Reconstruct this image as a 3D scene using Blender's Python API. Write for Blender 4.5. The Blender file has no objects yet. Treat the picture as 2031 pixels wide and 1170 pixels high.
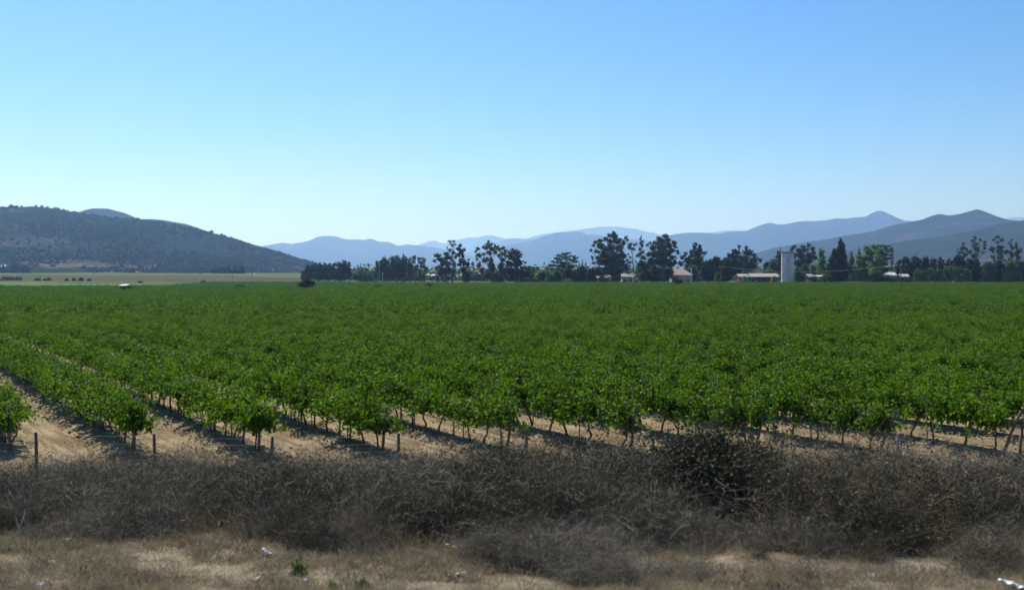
import bpy, math, random
import numpy as np
from mathutils import Vector, noise, Matrix

# ------------------------------------------------------------------ camera
S = bpy.context.scene
C = S.collection
F = 1975.0          # focal length in photo pixels (photo 2031 wide)
CX, HY = 1015.5, 542.0   # centre column, horizon row
H = 5.2             # eye height over the vineyard floor
cam_d = bpy.data.cameras.new('camera'); cam = bpy.data.objects.new('camera', cam_d); C.objects.link(cam)
cam_d.sensor_width = 36; cam_d.lens = 36 * F / 2031
cam_d.shift_y = -(585 - HY) / 2031
cam_d.clip_start = 0.1; cam_d.clip_end = 40000
cam.location = (0, 0, H); cam.rotation_euler = (math.radians(90), 0, 0)
cam_d.dof.use_dof = True; cam_d.dof.focus_distance = 90; cam_d.dof.aperture_fstop = 1.7
S.camera = cam

# ------------------------------------------------------------------ sky, sun, exposure
SUN_EL, SUN_AZ = 53.0, -28.0        # degrees; azimuth measured from +Y towards +X
w = bpy.data.worlds.new('World'); S.world = w; w.use_nodes = True
nt = w.node_tree; bg = nt.nodes['Background']
sky = nt.nodes.new('ShaderNodeTexSky'); sky.sky_type = 'NISHITA'; sky.sun_disc = False
sky.sun_elevation = math.radians(SUN_EL); sky.sun_rotation = math.radians(SUN_AZ)
sky.air_density = 1.0; sky.dust_density = 0.25; sky.ozone_density = 4.0; sky.altitude = 300
hs = nt.nodes.new('ShaderNodeHueSaturation'); hs.inputs['Saturation'].default_value = 1.38; hs.inputs['Hue'].default_value = .505
nt.links.new(sky.outputs[0], hs.inputs['Color']); nt.links.new(hs.outputs[0], bg.inputs[0])
bg.inputs[1].default_value = 0.088
sd = bpy.data.lights.new('sun', 'SUN'); sd.energy = 5.0; sd.angle = math.radians(0.5); sd.color = (1, .95, .87)
so = bpy.data.objects.new('sun', sd); C.objects.link(so)
az, el = math.radians(SUN_AZ), math.radians(SUN_EL)
sdir = Vector((math.sin(az) * math.cos(el), math.cos(az) * math.cos(el), math.sin(el)))
so.rotation_euler = sdir.to_track_quat('Z', 'Y').to_euler(); so.location = sdir * 100
S.view_settings.view_transform = 'Standard'; S.view_settings.look = 'None'
S.view_settings.exposure = 0.5; S.view_settings.gamma = 1.0
S.cycles.use_denoising = True
S.cycles.max_bounces = 6; S.cycles.diffuse_bounces = 3; S.cycles.transmission_bounces = 3
S.cycles.volume_bounces = 4; S.cycles.transparent_max_bounces = 4
S.cycles.volume_step_rate = 1

rng = np.random.default_rng(7); random.seed(7)
def px(x, y, D): return Vector(((x - CX) * D / F, D, H - (y - HY) * D / F))

# ------------------------------------------------------------------ materials
def sm(t): t = np.clip(t, 0, 1); return t * t * (3 - 2 * t)
class Mat:
    def __init__(s, name):
        s.m = bpy.data.materials.new(name); s.m.use_nodes = True; s.t = s.m.node_tree
        s.p = s.t.nodes['Principled BSDF']; s.out = s.t.nodes['Material Output']
        s.geo = s.t.nodes.new('ShaderNodeNewGeometry')
    def n(s, k, **kw):
        x = s.t.nodes.new(k)
        for a, b in kw.items(): setattr(x, a, b)
        return x
    def l(s, a, b): s.t.links.new(a, b)
    def noise(s, scale, detail=4, rough=.6, vec=None):
        x = s.n('ShaderNodeTexNoise'); x.inputs['Scale'].default_value = scale
        x.inputs['Detail'].default_value = detail; x.inputs['Roughness'].default_value = rough
        s.l(vec or s.geo.outputs['Position'], x.inputs['Vector']); return x.outputs[0]
    def ramp(s, fac, stops):
        r = s.n('ShaderNodeValToRGB'); e = r.color_ramp.elements
        while len(e) < len(stops): e.new(.5)
        for i, (p, c) in enumerate(stops): e[i].position = p; e[i].color = (*c, 1)
        s.l(fac, r.inputs[0]); return r.outputs[0]
    def mix(s, fac, a, b, mode='MIX'):
        x = s.n('ShaderNodeMix', data_type='RGBA', blend_type=mode)
        for v, k in ((fac, 0), (a, 6), (b, 7)):
            if isinstance(v, (int, float)): x.inputs[k].default_value = v
            elif isinstance(v, tuple): x.inputs[k].default_value = (*v, 1)
            else: s.l(v, x.inputs[k])
        return x.outputs[2]
    def map(s, v, a, b, c=0., d=1.):
        x = s.n('ShaderNodeMapRange', interpolation_type='SMOOTHSTEP'); s.l(v, x.inputs[0])
        for k, q in zip((1, 2, 3, 4), (a, b, c, d)): x.inputs[k].default_value = q
        return x.outputs[0]
    def math(s, op, a, b=0.):
        x = s.n('ShaderNodeMath', operation=op)
        for k, v in ((0, a), (1, b)):
            if isinstance(v, (int, float)): x.inputs[k].default_value = v
            else: s.l(v, x.inputs[k])
        return x.outputs[0]
    def bump(s, h, dist, strength=1.):
        b = s.n('ShaderNodeBump'); b.inputs['Distance'].default_value = dist; b.inputs['Strength'].default_value = strength
        s.l(h, b.inputs['Height']); s.l(b.outputs[0], s.p.inputs['Normal'])
    def col(s, c):
        if isinstance(c, tuple): s.p.inputs['Base Color'].default_value = (*c, 1)
        else: s.l(c, s.p.inputs['Base Color'])
        return s

def leaf_mat(name, c1, c2, trans=.4, tcol=None, rough=.5, varscale=.15, spec=.5, amt=.5, yellow=0):
    m = Mat(name); oi = m.n('ShaderNodeObjectInfo')
    isl = m.geo.outputs['Random Per Island']
    f = m.math('MULTIPLY', isl, .55); f = m.math('ADD', f, m.math('MULTIPLY', m.noise(varscale, 2), .35))
    f = m.math('ADD', f, m.math('MULTIPLY', oi.outputs['Random'], .25))
    c = m.mix(f, c1, c2)
    if yellow: c = m.mix(m.math('LESS_THAN', isl, yellow), c, (.34, .26, .03))
    m.col(c)
    m.p.inputs['Roughness'].default_value = rough; m.p.inputs['Specular IOR Level'].default_value = spec
    if trans > 0:
        tr = m.n('ShaderNodeBsdfTranslucent')
        m.l(m.mix(1., c, tcol or (1.6, 1.9, .6), 'MULTIPLY'), tr.inputs[0])
        ms = m.n('ShaderNodeMixShader'); ms.inputs[0].default_value = trans
        m.l(m.p.outputs[0], ms.inputs[1]); m.l(tr.outputs[0], ms.inputs[2]); m.l(ms.outputs[0], m.out.inputs[0])
    return m.m

def plain(name, c1, c2, scale=3., rough=.85, bump=0.):
    m = Mat(name); tc = m.n('ShaderNodeTexCoord'); f = m.noise(scale, 5, .65, tc.outputs['Object'])
    m.col(m.ramp(f, [(.3, c1), (.7, c2)])); m.p.inputs['Roughness'].default_value = rough
    if bump: m.bump(f, bump)
    return m.m

M_vine = leaf_mat('vine_leaf', (.008, .036, .003), (.108, .196, .009), .32, (1.75, 1.9, .4), .6, .09, .12, yellow=.002)
M_vine_far = leaf_mat('vine_leaf_far', (.03, .085, .022), (.07, .15, .035), .35, (1.4, 1.8, .7), .6, .05, .3)
M_bark = plain('vine_bark', (.045, .033, .026), (.12, .09, .07), 30, .95)
M_tbark = plain('tree_bark', (.06, .05, .042), (.17, .14, .12), 2, .95)
M_euc = leaf_mat('eucalyptus_leaf', (.026, .042, .018), (.075, .095, .04), .22, (1.3, 1.5, .8), .6, .2)
M_dark = leaf_mat('dark_leaf', (.014, .028, .011), (.045, .066, .024), .14, None, .65, .2, .3)
M_green = leaf_mat('green_leaf', (.03, .07, .014), (.075, .14, .03), .25, None, .55, .2)
M_bright = leaf_mat('bright_leaf', (.06, .115, .02), (.13, .2, .04), .3, None, .55, .2)
M_brown = leaf_mat('brown_leaf', (.04, .033, .016), (.085, .06, .03), .15, (1.2, 1.2, .8), .7, .2, .2)
M_grey = leaf_mat('grey_leaf', (.05, .055, .042), (.11, .11, .085), .15, (1.2, 1.2, .8), .7, .2, .2)
M_twig = leaf_mat('dry_twig', (.06, .05, .034), (.34, .295, .215), .0, None, .85, .8, .2)
M_twig2 = leaf_mat('brown_twig', (.033, .028, .016), (.17, .14, .085), .0, None, .85, .8, .2)
M_seed = leaf_mat('dry_leaf', (.06, .05, .03), (.22, .185, .125), .15, (1.2, 1.1, .9), .85, .8, .2)
M_olive = leaf_mat('olive_leaf', (.022, .021, .012), (.08, .076, .045), .12, (1.2, 1.3, .8), .7, 2., .2)
M_straw = leaf_mat('straw', (.15, .125, .08), (.42, .355, .245), .2, (1.2, 1.1, .8), .8, .6, .2)
M_post = plain('weathered_wood', (.075, .052, .038), (.17, .125, .095), 6, .9, .004)
M_fpost = plain('dark_wood', (.04, .038, .036), (.12, .11, .1), 6, .9, .004)
M_wire = plain('dull_wire', (.16, .16, .16), (.26, .26, .26), 4, .5)
M_hose = plain('black_hose', (.02, .02, .02), (.04, .04, .04), 4, .6)
M_white = plain('white_paint', (.62, .61, .58), (.8, .79, .76), 1.2, .7)
M_litter = plain('white_litter', (.7, .72, .75), (.85, .85, .85), 8, .5)

# ------------------------------------------------------------------ mesh helpers
def mesh(name, V, Fc, mats, parent=None, smooth=False, mi=None, link=True):
    me = bpy.data.meshes.new(name)
    V = np.asarray(V, dtype=np.float32)
    if isinstance(Fc, np.ndarray):
        k = Fc.shape[1]; nf = len(Fc)
        me.vertices.add(len(V)); me.vertices.foreach_set('co', V.ravel())
        me.loops.add(nf * k); me.loops.foreach_set('vertex_index', Fc.astype(np.int32).ravel())
        me.polygons.add(nf); me.polygons.foreach_set('loop_start', np.arange(0, nf * k, k, dtype=np.int32))
        me.update(calc_edges=True)
    else:
        me.from_pydata([tuple(map(float, v)) for v in V], [], Fc)
    for m in (mats if isinstance(mats, (list, tuple)) else [mats]): me.materials.append(m)
    if mi is not None: me.polygons.foreach_set('material_index', np.asarray(mi, dtype=np.int32))
    if smooth: me.polygons.foreach_set('use_smooth', np.ones(len(me.polygons), dtype=bool))
    me.validate()
    o = bpy.data.objects.new(name, me)
    if link: C.objects.link(o)
    if parent: o.parent = parent
    return o
def tag(o, label=None, cat=None, group=None, kind=None):
    for k, v in (('label', label), ('category', cat), ('group', group), ('kind', kind)):
        if v: o[k] = v
    return o
def empty(name, loc, label, cat, group=None, rz=0):
    o = bpy.data.objects.new(name, None); C.objects.link(o); o.location = loc; o.rotation_euler = (0, 0, rz)
    o.empty_display_size = .2
    return tag(o, label, cat, group)

class MB:           # collects polys of mixed size
    def __init__(s): s.v = []; s.f = []; s.m = []
    def add(s, V, Fc, mi=0):
        b = len(s.v); s.v += [tuple(map(float, v)) for v in V]; s.f += [tuple(int(i) + b for i in f) for f in Fc]; s.m += [mi] * len(Fc)
    def box(s, a, b, mi=0):
        x0, y0, z0 = a; x1, y1, z1 = b
        s.add([(x0, y0, z0), (x1, y0, z0), (x1, y1, z0), (x0, y1, z0), (x0, y0, z1), (x1, y0, z1), (x1, y1, z1), (x0, y1, z1)],
              [(0, 3, 2, 1), (4, 5, 6, 7), (0, 1, 5, 4), (1, 2, 6, 5), (2, 3, 7, 6), (3, 0, 4, 7)], mi)
    def tube(s, pts, rad, n=6, mi=0, cap=True):
        pts = [Vector(p) for p in pts]; rings = []
        for i, p in enumerate(pts):
            d = (pts[min(i + 1, len(pts) - 1)] - pts[max(i - 1, 0)]).normalized()
            u = d.cross(Vector((0, 0, 1)) if abs(d.z) < .9 else Vector((1, 0, 0))).normalized(); q = d.cross(u)
            r = rad[i] if hasattr(rad, '__len__') else rad
            rings.append([p + (u * math.cos(2 * math.pi * k / n) + q * math.sin(2 * math.pi * k / n)) * r for k in range(n)])
        V = [v for r in rings for v in r]; Fc = []
        for i in range(len(pts) - 1):
            for k in range(n):
                a = i * n + k; b = i * n + (k + 1) % n; Fc.append((a, b, b + n, a + n))
        if cap: Fc.append(tuple(range(n))[::-1]); Fc.append(tuple((len(pts) - 1) * n + k for k in range(n)))
        s.add(V, Fc, mi)
    def build(s, name, mats, parent=None, smooth=False, link=True):
        return mesh(name, s.v, s.f, mats, parent, smooth, s.m, link)

def leaves(P, size, elong=1., dirs=None, up=0., r=None):
    """two-triangle folded leaves at P (N,3). dirs: long axis; up: bias of the normal upwards"""
    r = r or rng; N = len(P); size = np.broadcast_to(size, (N,))[:, None]
    d = r.normal(size=(N, 3)) if dirs is None else dirs + r.normal(size=(N, 3)) * .25
    d /= np.linalg.norm(d, axis=1, keepdims=True) + 1e-9
    nn = r.normal(size=(N, 3)); nn[:, 2] += up
    s = np.cross(d, nn); s /= np.linalg.norm(s, axis=1, keepdims=True) + 1e-9
    k = np.cross(s, d)
    e = size * elong * .5; h = size * .5
    V = np.stack([P - d * e, P + s * h + k * h * .35, P + d * e, P - s * h + k * h * .35], 1).reshape(-1, 3)
    b = np.arange(N)[:, None] * 4
    Fc = np.concatenate([b + [0, 1, 2], b + [0, 2, 3]], 1).reshape(-1, 3)
    return V, Fc

def join_tris(parts):
    """parts: list of (V, F(tri ndarray), matindex)"""
    Vs, Fs, Ms, b = [], [], [], 0
    for V, Fc, mi in parts:
        Vs.append(V); Fs.append(Fc + b); Ms.append(np.full(len(Fc), mi)); b += len(V)
    return np.concatenate(Vs), np.concatenate(Fs), np.concatenate(Ms)
def tri_of(mb):
    Fs = []
    for f in mb.f:
        for i in range(1, len(f) - 1): Fs.append((f[0], f[i], f[i + 1]))
    return np.array(mb.v, dtype=float), np.array(Fs, dtype=int)

def scatter(name, P, rotz, scale, idx, variants, label=None, cat=None, tilt=None):
    """one stuff object: geometry nodes put variants on points"""
    col = bpy.data.collections.new(name + '_sources')
    for i, v in enumerate(variants): v.name = f'{name}_{chr(97 + i)}'; col.objects.link(v)
    me = bpy.data.meshes.new(name); me.vertices.add(len(P)); me.vertices.foreach_set('co', np.asarray(P, np.float32).ravel())
    R = np.zeros((len(P), 3), np.float32); R[:, 2] = rotz
    if tilt is not None: R[:, :2] = tilt
    a = me.attributes.new('rot', 'FLOAT_VECTOR', 'POINT'); a.data.foreach_set('vector', R.ravel())
    sc = np.asarray(scale, np.float32)
    if sc.ndim == 1: sc = np.repeat(sc[:, None], 3, 1)
    a = me.attributes.new('scl', 'FLOAT_VECTOR', 'POINT'); a.data.foreach_set('vector', sc.ravel())
    a = me.attributes.new('idx', 'INT', 'POINT'); a.data.foreach_set('value', np.asarray(idx, np.int32))
    o = bpy.data.objects.new(name, me); C.objects.link(o)
    g = bpy.data.node_groups.new(name, 'GeometryNodeTree')
    g.interface.new_socket('Geometry', in_out='INPUT', socket_type='NodeSocketGeometry')
    g.interface.new_socket('Geometry', in_out='OUTPUT', socket_type='NodeSocketGeometry')
    N = g.nodes; gi = N.new('NodeGroupInput'); go = N.new('NodeGroupOutput')
    mp = N.new('GeometryNodeMeshToPoints'); ip = N.new('GeometryNodeInstanceOnPoints')
    ci = N.new('GeometryNodeCollectionInfo'); ci.inputs['Collection'].default_value = col
    ci.inputs['Separate Children'].default_value = True; ci.inputs['Reset Children'].default_value = True
    ip.inputs['Pick Instance'].default_value = True
    def attr(nm, ty):
        x = N.new('GeometryNodeInputNamedAttribute'); x.data_type = ty; x.inputs['Name'].default_value = nm; return x.outputs[0]
    L = g.links.new
    L(gi.outputs[0], mp.inputs['Mesh']); L(mp.outputs[0], ip.inputs['Points']); L(ci.outputs[0], ip.inputs['Instance'])
    L(attr('idx', 'INT'), ip.inputs['Instance Index']); L(attr('rot', 'FLOAT_VECTOR'), ip.inputs['Rotation'])
    L(attr('scl', 'FLOAT_VECTOR'), ip.inputs['Scale']); L(ip.outputs[0], go.inputs[0])
    md = o.modifiers.new('scatter', 'NODES'); md.node_group = g
    return tag(o, label, cat, None, 'stuff')

# ------------------------------------------------------------------ terrain height
D0 = 28.5                                     # distance of the row ends
TA = (CX + 285) / F; AA = math.atan(TA)       # rows run this far left of straight ahead
RD = np.array([-math.sin(AA), math.cos(AA)])
LX = 246 * D0 / F                             # spacing of the row ends along X
X0 = (20 - CX) * D0 / F
_r = np.random.default_rng(3)
WV = [(_r.uniform(.15, 2.2), _r.uniform(0, 6.28), _r.uniform(0, 6.28)) for _ in range(26)]
def rough(x, y, amp, lo=.2, hi=2.5):
    z = np.zeros_like(x)
    for k, a, ph in WV:
        z = z + np.sin(k * 3 * (x * math.cos(a) + y * math.sin(a)) + ph + 1.3 * np.sin(k * (y * math.cos(a) - x * math.sin(a)))) / (1 + k * 2)
    return z * amp
PD = np.array([-1000, 3, 9, 12, 16, 20, 24, 27, 30]); PZ = np.array([2.5, 2.5, 2.3, 2.0, 1.1, .45, .12, .0, .0])
def ground_z(x, y):
    x = np.asarray(x, float); y = np.asarray(y, float)
    z = np.interp(y, PD, PZ)
    near = sm((120 - y) / 60) * sm((y + 5) / 10) * sm((160 - np.abs(x)) / 60)
    r = ((x - X0) + (y - D0) * TA) / LX; fr = np.abs(r - np.round(r)) * LX * math.cos(AA)   # metres to the nearest row
    vin = sm((y - 26.5) / 3)
    berm = .15 * np.exp(-(fr / .4) ** 2) - .08 * np.exp(-((fr - .8) / .13) ** 2) + .05 * np.exp(-((fr - .56) / .09) ** 2) + .03 * np.exp(-((fr - 1.05) / .09) ** 2)
    z = z + near * (vin * berm + rough(x, y, .002) + rough(x * 3.1, y * 3.1, .003) + (1 - vin) * rough(x * .7, y * .7, .03))
    z = z + 5.6 * sm((y - 430) / 800) * sm((-x - 40) / 260)
    return z
def gz(x, y): return float(ground_z(np.array([x]), np.array([y]))[0])

def grid_axis(lo, hi, step, far_lo, far_hi, g=1.16):
    a = list(np.arange(lo, hi, step)); s = step; v = a[-1]
    while v < far_hi: s *= g; v += s; a.append(min(v, far_hi))
    s = step; v = lo; b = []
    while v > far_lo: s *= g; v -= s; b.append(max(v, far_lo))
    return np.array(b[::-1] + a)
gx = grid_axis(-36, 40, .17, -17500, 17500); gy = grid_axis(8, 62, .17, -900, 21500, 1.1)
XX, YY = np.meshgrid(gx, gy); ZZ = ground_z(XX, YY)
nx, ny = len(gx), len(gy)
idx = np.arange(nx * ny).reshape(ny, nx)
Fq = np.stack([idx[:-1, :-1], idx[:-1, 1:], idx[1:, 1:], idx[1:, :-1]], -1).reshape(-1, 4)
mg = Mat('soil')
sep = mg.n('ShaderNodeSeparateXYZ'); mg.l(mg.geo.outputs['Position'], sep.inputs[0])
n1, n2, n3 = mg.noise(.5, 5), mg.noise(6, 6, .7), mg.noise(.02, 4)
soil = mg.mix(mg.map(n1, .35, .65), (.185, .14, .08), (.30, .235, .145))
mpp = mg.n('ShaderNodeMapping'); mpp.inputs['Rotation'].default_value = (0, 0, -AA); mg.l(mg.geo.outputs['Position'], mpp.inputs[0])
mps = mg.n('ShaderNodeMapping'); mps.inputs['Scale'].default_value = (5., .35, 1.); mg.l(mpp.outputs[0], mps.inputs[0])
n4 = mg.noise(1., 5, .65, mps.outputs[0]); soil = mg.mix(mg.map(n4, .46, .62, 0., .75), soil, (.125, .09, .055)); soil = mg.mix(mg.map(n4, .44, .34, 0., .5), soil, (.38, .31, .21))
soil = mg.mix(mg.map(n2, .58, .72, 0., .6), soil, (.11, .075, .05))
verge = mg.mix(mg.map(n1, .4, .6), (.16, .13, .09), (.27, .225, .155)); verge = mg.mix(mg.map(n2, .45, .7, 0., .7), verge, (.08, .06, .04))
base = mg.mix(mg.map(sep.outputs[1], 20., 25.), verge, soil)
farc = mg.mix(mg.map(n3, .4, .6), (.05, .085, .025), (.11, .12, .05))
base = mg.mix(mg.map(sep.outputs[1], 380., 450.), base, farc)
mg.col(base); mg.p.inputs['Roughness'].default_value = .95; mg.p.inputs['Specular IOR Level'].default_value = 0.02
mg.bump(mg.math('ADD', n2, mg.math('MULTIPLY', mg.noise(30, 4, .7), .4)), .05, .8)
g = mesh('ground', np.stack([XX, YY, ZZ], -1).reshape(-1, 3), Fq, mg.m, smooth=True); tag(g, kind='structure')

def field(name, quad, c1, c2, ns, dz=.08):
    """sheet following the ground; quad = 4 (x,y) corners"""
    a, b, c, d = [np.array(q, float) for q in quad]; nu, nv = 40, 14
    u, v = np.meshgrid(np.linspace(0, 1, nu), np.linspace(0, 1, nv)); u = u[..., None]; v = v[..., None]
    P = (a * (1 - u) + b * u) * (1 - v) + (d * (1 - u) + c * u) * v
    z = ground_z(P[..., 0], P[..., 1]) + dz
    i = np.arange(nu * nv).reshape(nv, nu)
    q = np.stack([i[:-1, :-1], i[:-1, 1:], i[1:, 1:], i[1:, :-1]], -1).reshape(-1, 4)
    m = Mat(name); mp = m.n('ShaderNodeMapping'); mp.inputs['Scale'].default_value = (ns, ns * 4, ns); m.l(m.geo.outputs['Position'], mp.inputs[0])
    m.col(m.ramp(m.noise(1, 5, .6, mp.outputs[0]), [(.35, c1), (.65, c2)])); m.p.inputs['Roughness'].default_value = .95; m.p.inputs['Specular IOR Level'].default_value = 0
    o = mesh(name, np.dstack([P, z[..., None]]).reshape(-1, 3), q, m.m, smooth=True); return tag(o, kind='structure')
def fx(x, D): return ((x - CX) * D / F, D)
field('crop_field', [fx(-700, 325), fx(400, 335), fx(330, 470), fx(-700, 600)], (.075, .12, .025), (.13, .18, .035), .02)
field('dry_field', [fx(-700, 640), fx(610, 545), fx(640, 840), fx(-700, 1010)], (.052, .062, .026), (.105, .095, .05), .01)
field('green_field', [fx(40, 1030), fx(420, 900), fx(300, 980), fx(50, 1160)], (.06, .13, .03), (.1, .17, .04), .01, .12)

# ------------------------------------------------------------------ hills
def hill_mat(name, c_dark, c_light, c_bare, s, bare_lo=None, bare=.3):
    m = Mat(name); a = m.noise(s, 8, .72); b = m.noise(s * .12, 5, .6); v = m.n('ShaderNodeTexVoronoi'); v.inputs['Scale'].default_value = s * 1.6
    m.l(m.geo.outputs['Position'], v.inputs['Vector'])
    c = m.mix(m.map(a, .38, .62), c_dark, c_light)
    k = m.map(b, .62 - bare * .3, .72 - bare * .3)
    if bare_lo:
        sp = m.n('ShaderNodeSeparateXYZ'); m.l(m.geo.outputs['Position'], sp.inputs[0])
        k = m.math('MAXIMUM', m.math('MULTIPLY', k, .35), m.math('MULTIPLY', m.map(sp.outputs[2], bare_lo, bare_lo * .25), m.map(b, .5, .6)))
    k = m.math('MULTIPLY', k, m.map(v.outputs[0], .25, .5))
    m.col(m.mix(k, c, c_bare)); m.p.inputs['Roughness'].default_value = 1; m.p.inputs['Specular IOR Level'].default_value = 0
    return m.m
def ridge(name, D, pts, w, mat, spur=.25, nsc=None, base=0., nx=260, nv=30, back=None, wig=.0, seed=0, jag=0.):
    pts = sorted(pts); xs = np.array([p[0] for p in pts], float); ys = np.array([p[1] for p in pts], float)
    u = np.linspace(xs[0], xs[-1], nx); h = np.interp(u, xs, ys)
    ker = np.array([1, 2, 1.]) / 4; hh = np.convolve(np.pad(h, 1, 'edge'), ker, 'valid')
    h = hh; hz = H + (HY - h) * D / F
    X = (u - CX) * D / F; back = back or w; nsc = nsc or 1. / (w * .45)
    rows = []
    vs = np.concatenate([np.linspace(-1, 0, nv), np.linspace(0, 1, 7)[1:]])
    for v in vs:
        row = []
        for i in range(nx):
            t = 1 - abs(v); y = D + (v * w if v < 0 else v * back)
            prof = t ** 1.15 if v < 0 else t
            k = 4 * t * (1 - t) if v < 0 else 0
            n = noise.noise(Vector((X[i] * nsc + seed, y * nsc * .45, seed))) + .5 * noise.noise(Vector((X[i] * nsc * 2.3, y * nsc, seed + 9)))
            n2 = noise.noise(Vector((X[i] * nsc * 7, y * nsc * 4, seed + 3)))
            z = base + (hz[i] - base) * prof * (1 + spur * k * n) + (hz[i] - base) * .03 * n2 * (k + .05) + (jag * n2 if v > -.05 else 0)
            if v in (-1, 1): z = base - 3
            row.append((X[i] + wig * n * t, y, z))
        rows.append(row)
    V = np.array(rows).reshape(-1, 3); n_v = len(vs); i = np.arange(nx * n_v).reshape(n_v, nx)
    q = np.stack([i[:-1, :-1], i[:-1, 1:], i[1:, 1:], i[1:, :-1]], -1).reshape(-1, 4)
    o = mesh(name, V, q, mat, smooth=True); tag(o, kind='structure'); return o, np.array(rows)
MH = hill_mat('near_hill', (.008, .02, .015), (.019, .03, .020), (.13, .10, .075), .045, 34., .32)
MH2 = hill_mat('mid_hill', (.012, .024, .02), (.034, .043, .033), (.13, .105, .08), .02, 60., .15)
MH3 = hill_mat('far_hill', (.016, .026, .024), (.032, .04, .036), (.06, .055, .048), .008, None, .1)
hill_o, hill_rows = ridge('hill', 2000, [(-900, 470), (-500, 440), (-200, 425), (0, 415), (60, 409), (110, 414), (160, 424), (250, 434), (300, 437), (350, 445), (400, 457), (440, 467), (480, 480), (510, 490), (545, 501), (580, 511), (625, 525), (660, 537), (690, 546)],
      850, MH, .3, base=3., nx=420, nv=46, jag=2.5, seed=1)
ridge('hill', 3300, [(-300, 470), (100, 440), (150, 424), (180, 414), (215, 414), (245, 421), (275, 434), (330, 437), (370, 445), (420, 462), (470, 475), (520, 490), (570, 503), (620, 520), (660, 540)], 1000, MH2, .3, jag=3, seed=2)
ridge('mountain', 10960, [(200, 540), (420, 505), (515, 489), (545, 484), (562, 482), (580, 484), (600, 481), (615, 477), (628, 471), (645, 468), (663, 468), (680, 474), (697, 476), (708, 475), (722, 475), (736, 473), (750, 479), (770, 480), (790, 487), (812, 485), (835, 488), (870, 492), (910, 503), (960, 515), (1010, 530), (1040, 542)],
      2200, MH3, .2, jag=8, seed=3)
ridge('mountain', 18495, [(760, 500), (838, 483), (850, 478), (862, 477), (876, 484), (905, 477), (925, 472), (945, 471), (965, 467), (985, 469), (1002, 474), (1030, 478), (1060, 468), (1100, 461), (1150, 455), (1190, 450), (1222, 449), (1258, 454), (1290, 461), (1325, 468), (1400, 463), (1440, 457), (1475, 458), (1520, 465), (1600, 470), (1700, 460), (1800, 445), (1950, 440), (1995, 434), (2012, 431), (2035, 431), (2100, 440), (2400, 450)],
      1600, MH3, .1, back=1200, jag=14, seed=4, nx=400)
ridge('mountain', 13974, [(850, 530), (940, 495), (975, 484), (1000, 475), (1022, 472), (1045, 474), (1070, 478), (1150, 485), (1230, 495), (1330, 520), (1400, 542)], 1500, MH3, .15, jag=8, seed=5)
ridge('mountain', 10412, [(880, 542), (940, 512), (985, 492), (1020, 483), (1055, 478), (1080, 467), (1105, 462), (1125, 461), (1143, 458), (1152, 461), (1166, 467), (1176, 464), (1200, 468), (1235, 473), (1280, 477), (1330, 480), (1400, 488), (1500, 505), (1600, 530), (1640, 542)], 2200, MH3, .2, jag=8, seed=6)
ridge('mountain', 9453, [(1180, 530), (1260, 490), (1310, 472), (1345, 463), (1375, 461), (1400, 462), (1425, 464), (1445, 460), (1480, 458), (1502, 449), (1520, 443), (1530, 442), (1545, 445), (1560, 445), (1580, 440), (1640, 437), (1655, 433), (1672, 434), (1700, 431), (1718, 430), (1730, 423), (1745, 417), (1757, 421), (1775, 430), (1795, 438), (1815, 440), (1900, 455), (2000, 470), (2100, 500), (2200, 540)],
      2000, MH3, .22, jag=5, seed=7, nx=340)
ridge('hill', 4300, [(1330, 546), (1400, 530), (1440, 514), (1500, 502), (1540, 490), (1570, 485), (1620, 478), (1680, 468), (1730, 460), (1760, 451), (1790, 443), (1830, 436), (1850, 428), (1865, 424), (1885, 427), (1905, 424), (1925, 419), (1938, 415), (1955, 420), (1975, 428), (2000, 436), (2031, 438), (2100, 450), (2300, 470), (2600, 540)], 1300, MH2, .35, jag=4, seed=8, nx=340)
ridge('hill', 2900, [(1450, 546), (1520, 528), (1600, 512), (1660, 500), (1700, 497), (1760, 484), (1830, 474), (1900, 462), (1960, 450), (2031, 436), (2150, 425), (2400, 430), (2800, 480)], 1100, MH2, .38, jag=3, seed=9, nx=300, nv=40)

# ------------------------------------------------------------------ haze
hb = MB(); hb.box((-19000, -1500, -8), (19000, 23500, 1150))
hz = hb.build('haze', bpy.data.materials.new('haze')); tag(hz, kind='stuff')
hm = hz.data.materials[0]; hm.use_nodes = True; ht = hm.node_tree; ht.nodes.clear()
ho = ht.nodes.new('ShaderNodeOutputMaterial'); hv = ht.nodes.new('ShaderNodeVolumePrincipled')
hv.inputs['Color'].default_value = (.35, .57, 1., 1); hv.inputs['Absorption Color'].default_value = (.60, .70, 1, 1); hv.inputs['Density'].default_value = .000108; hv.inputs['Anisotropy'].default_value = .5
ht.links.new(hv.outputs[0], ho.inputs['Volume'])
hz.display_type = 'WIRE'

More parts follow.
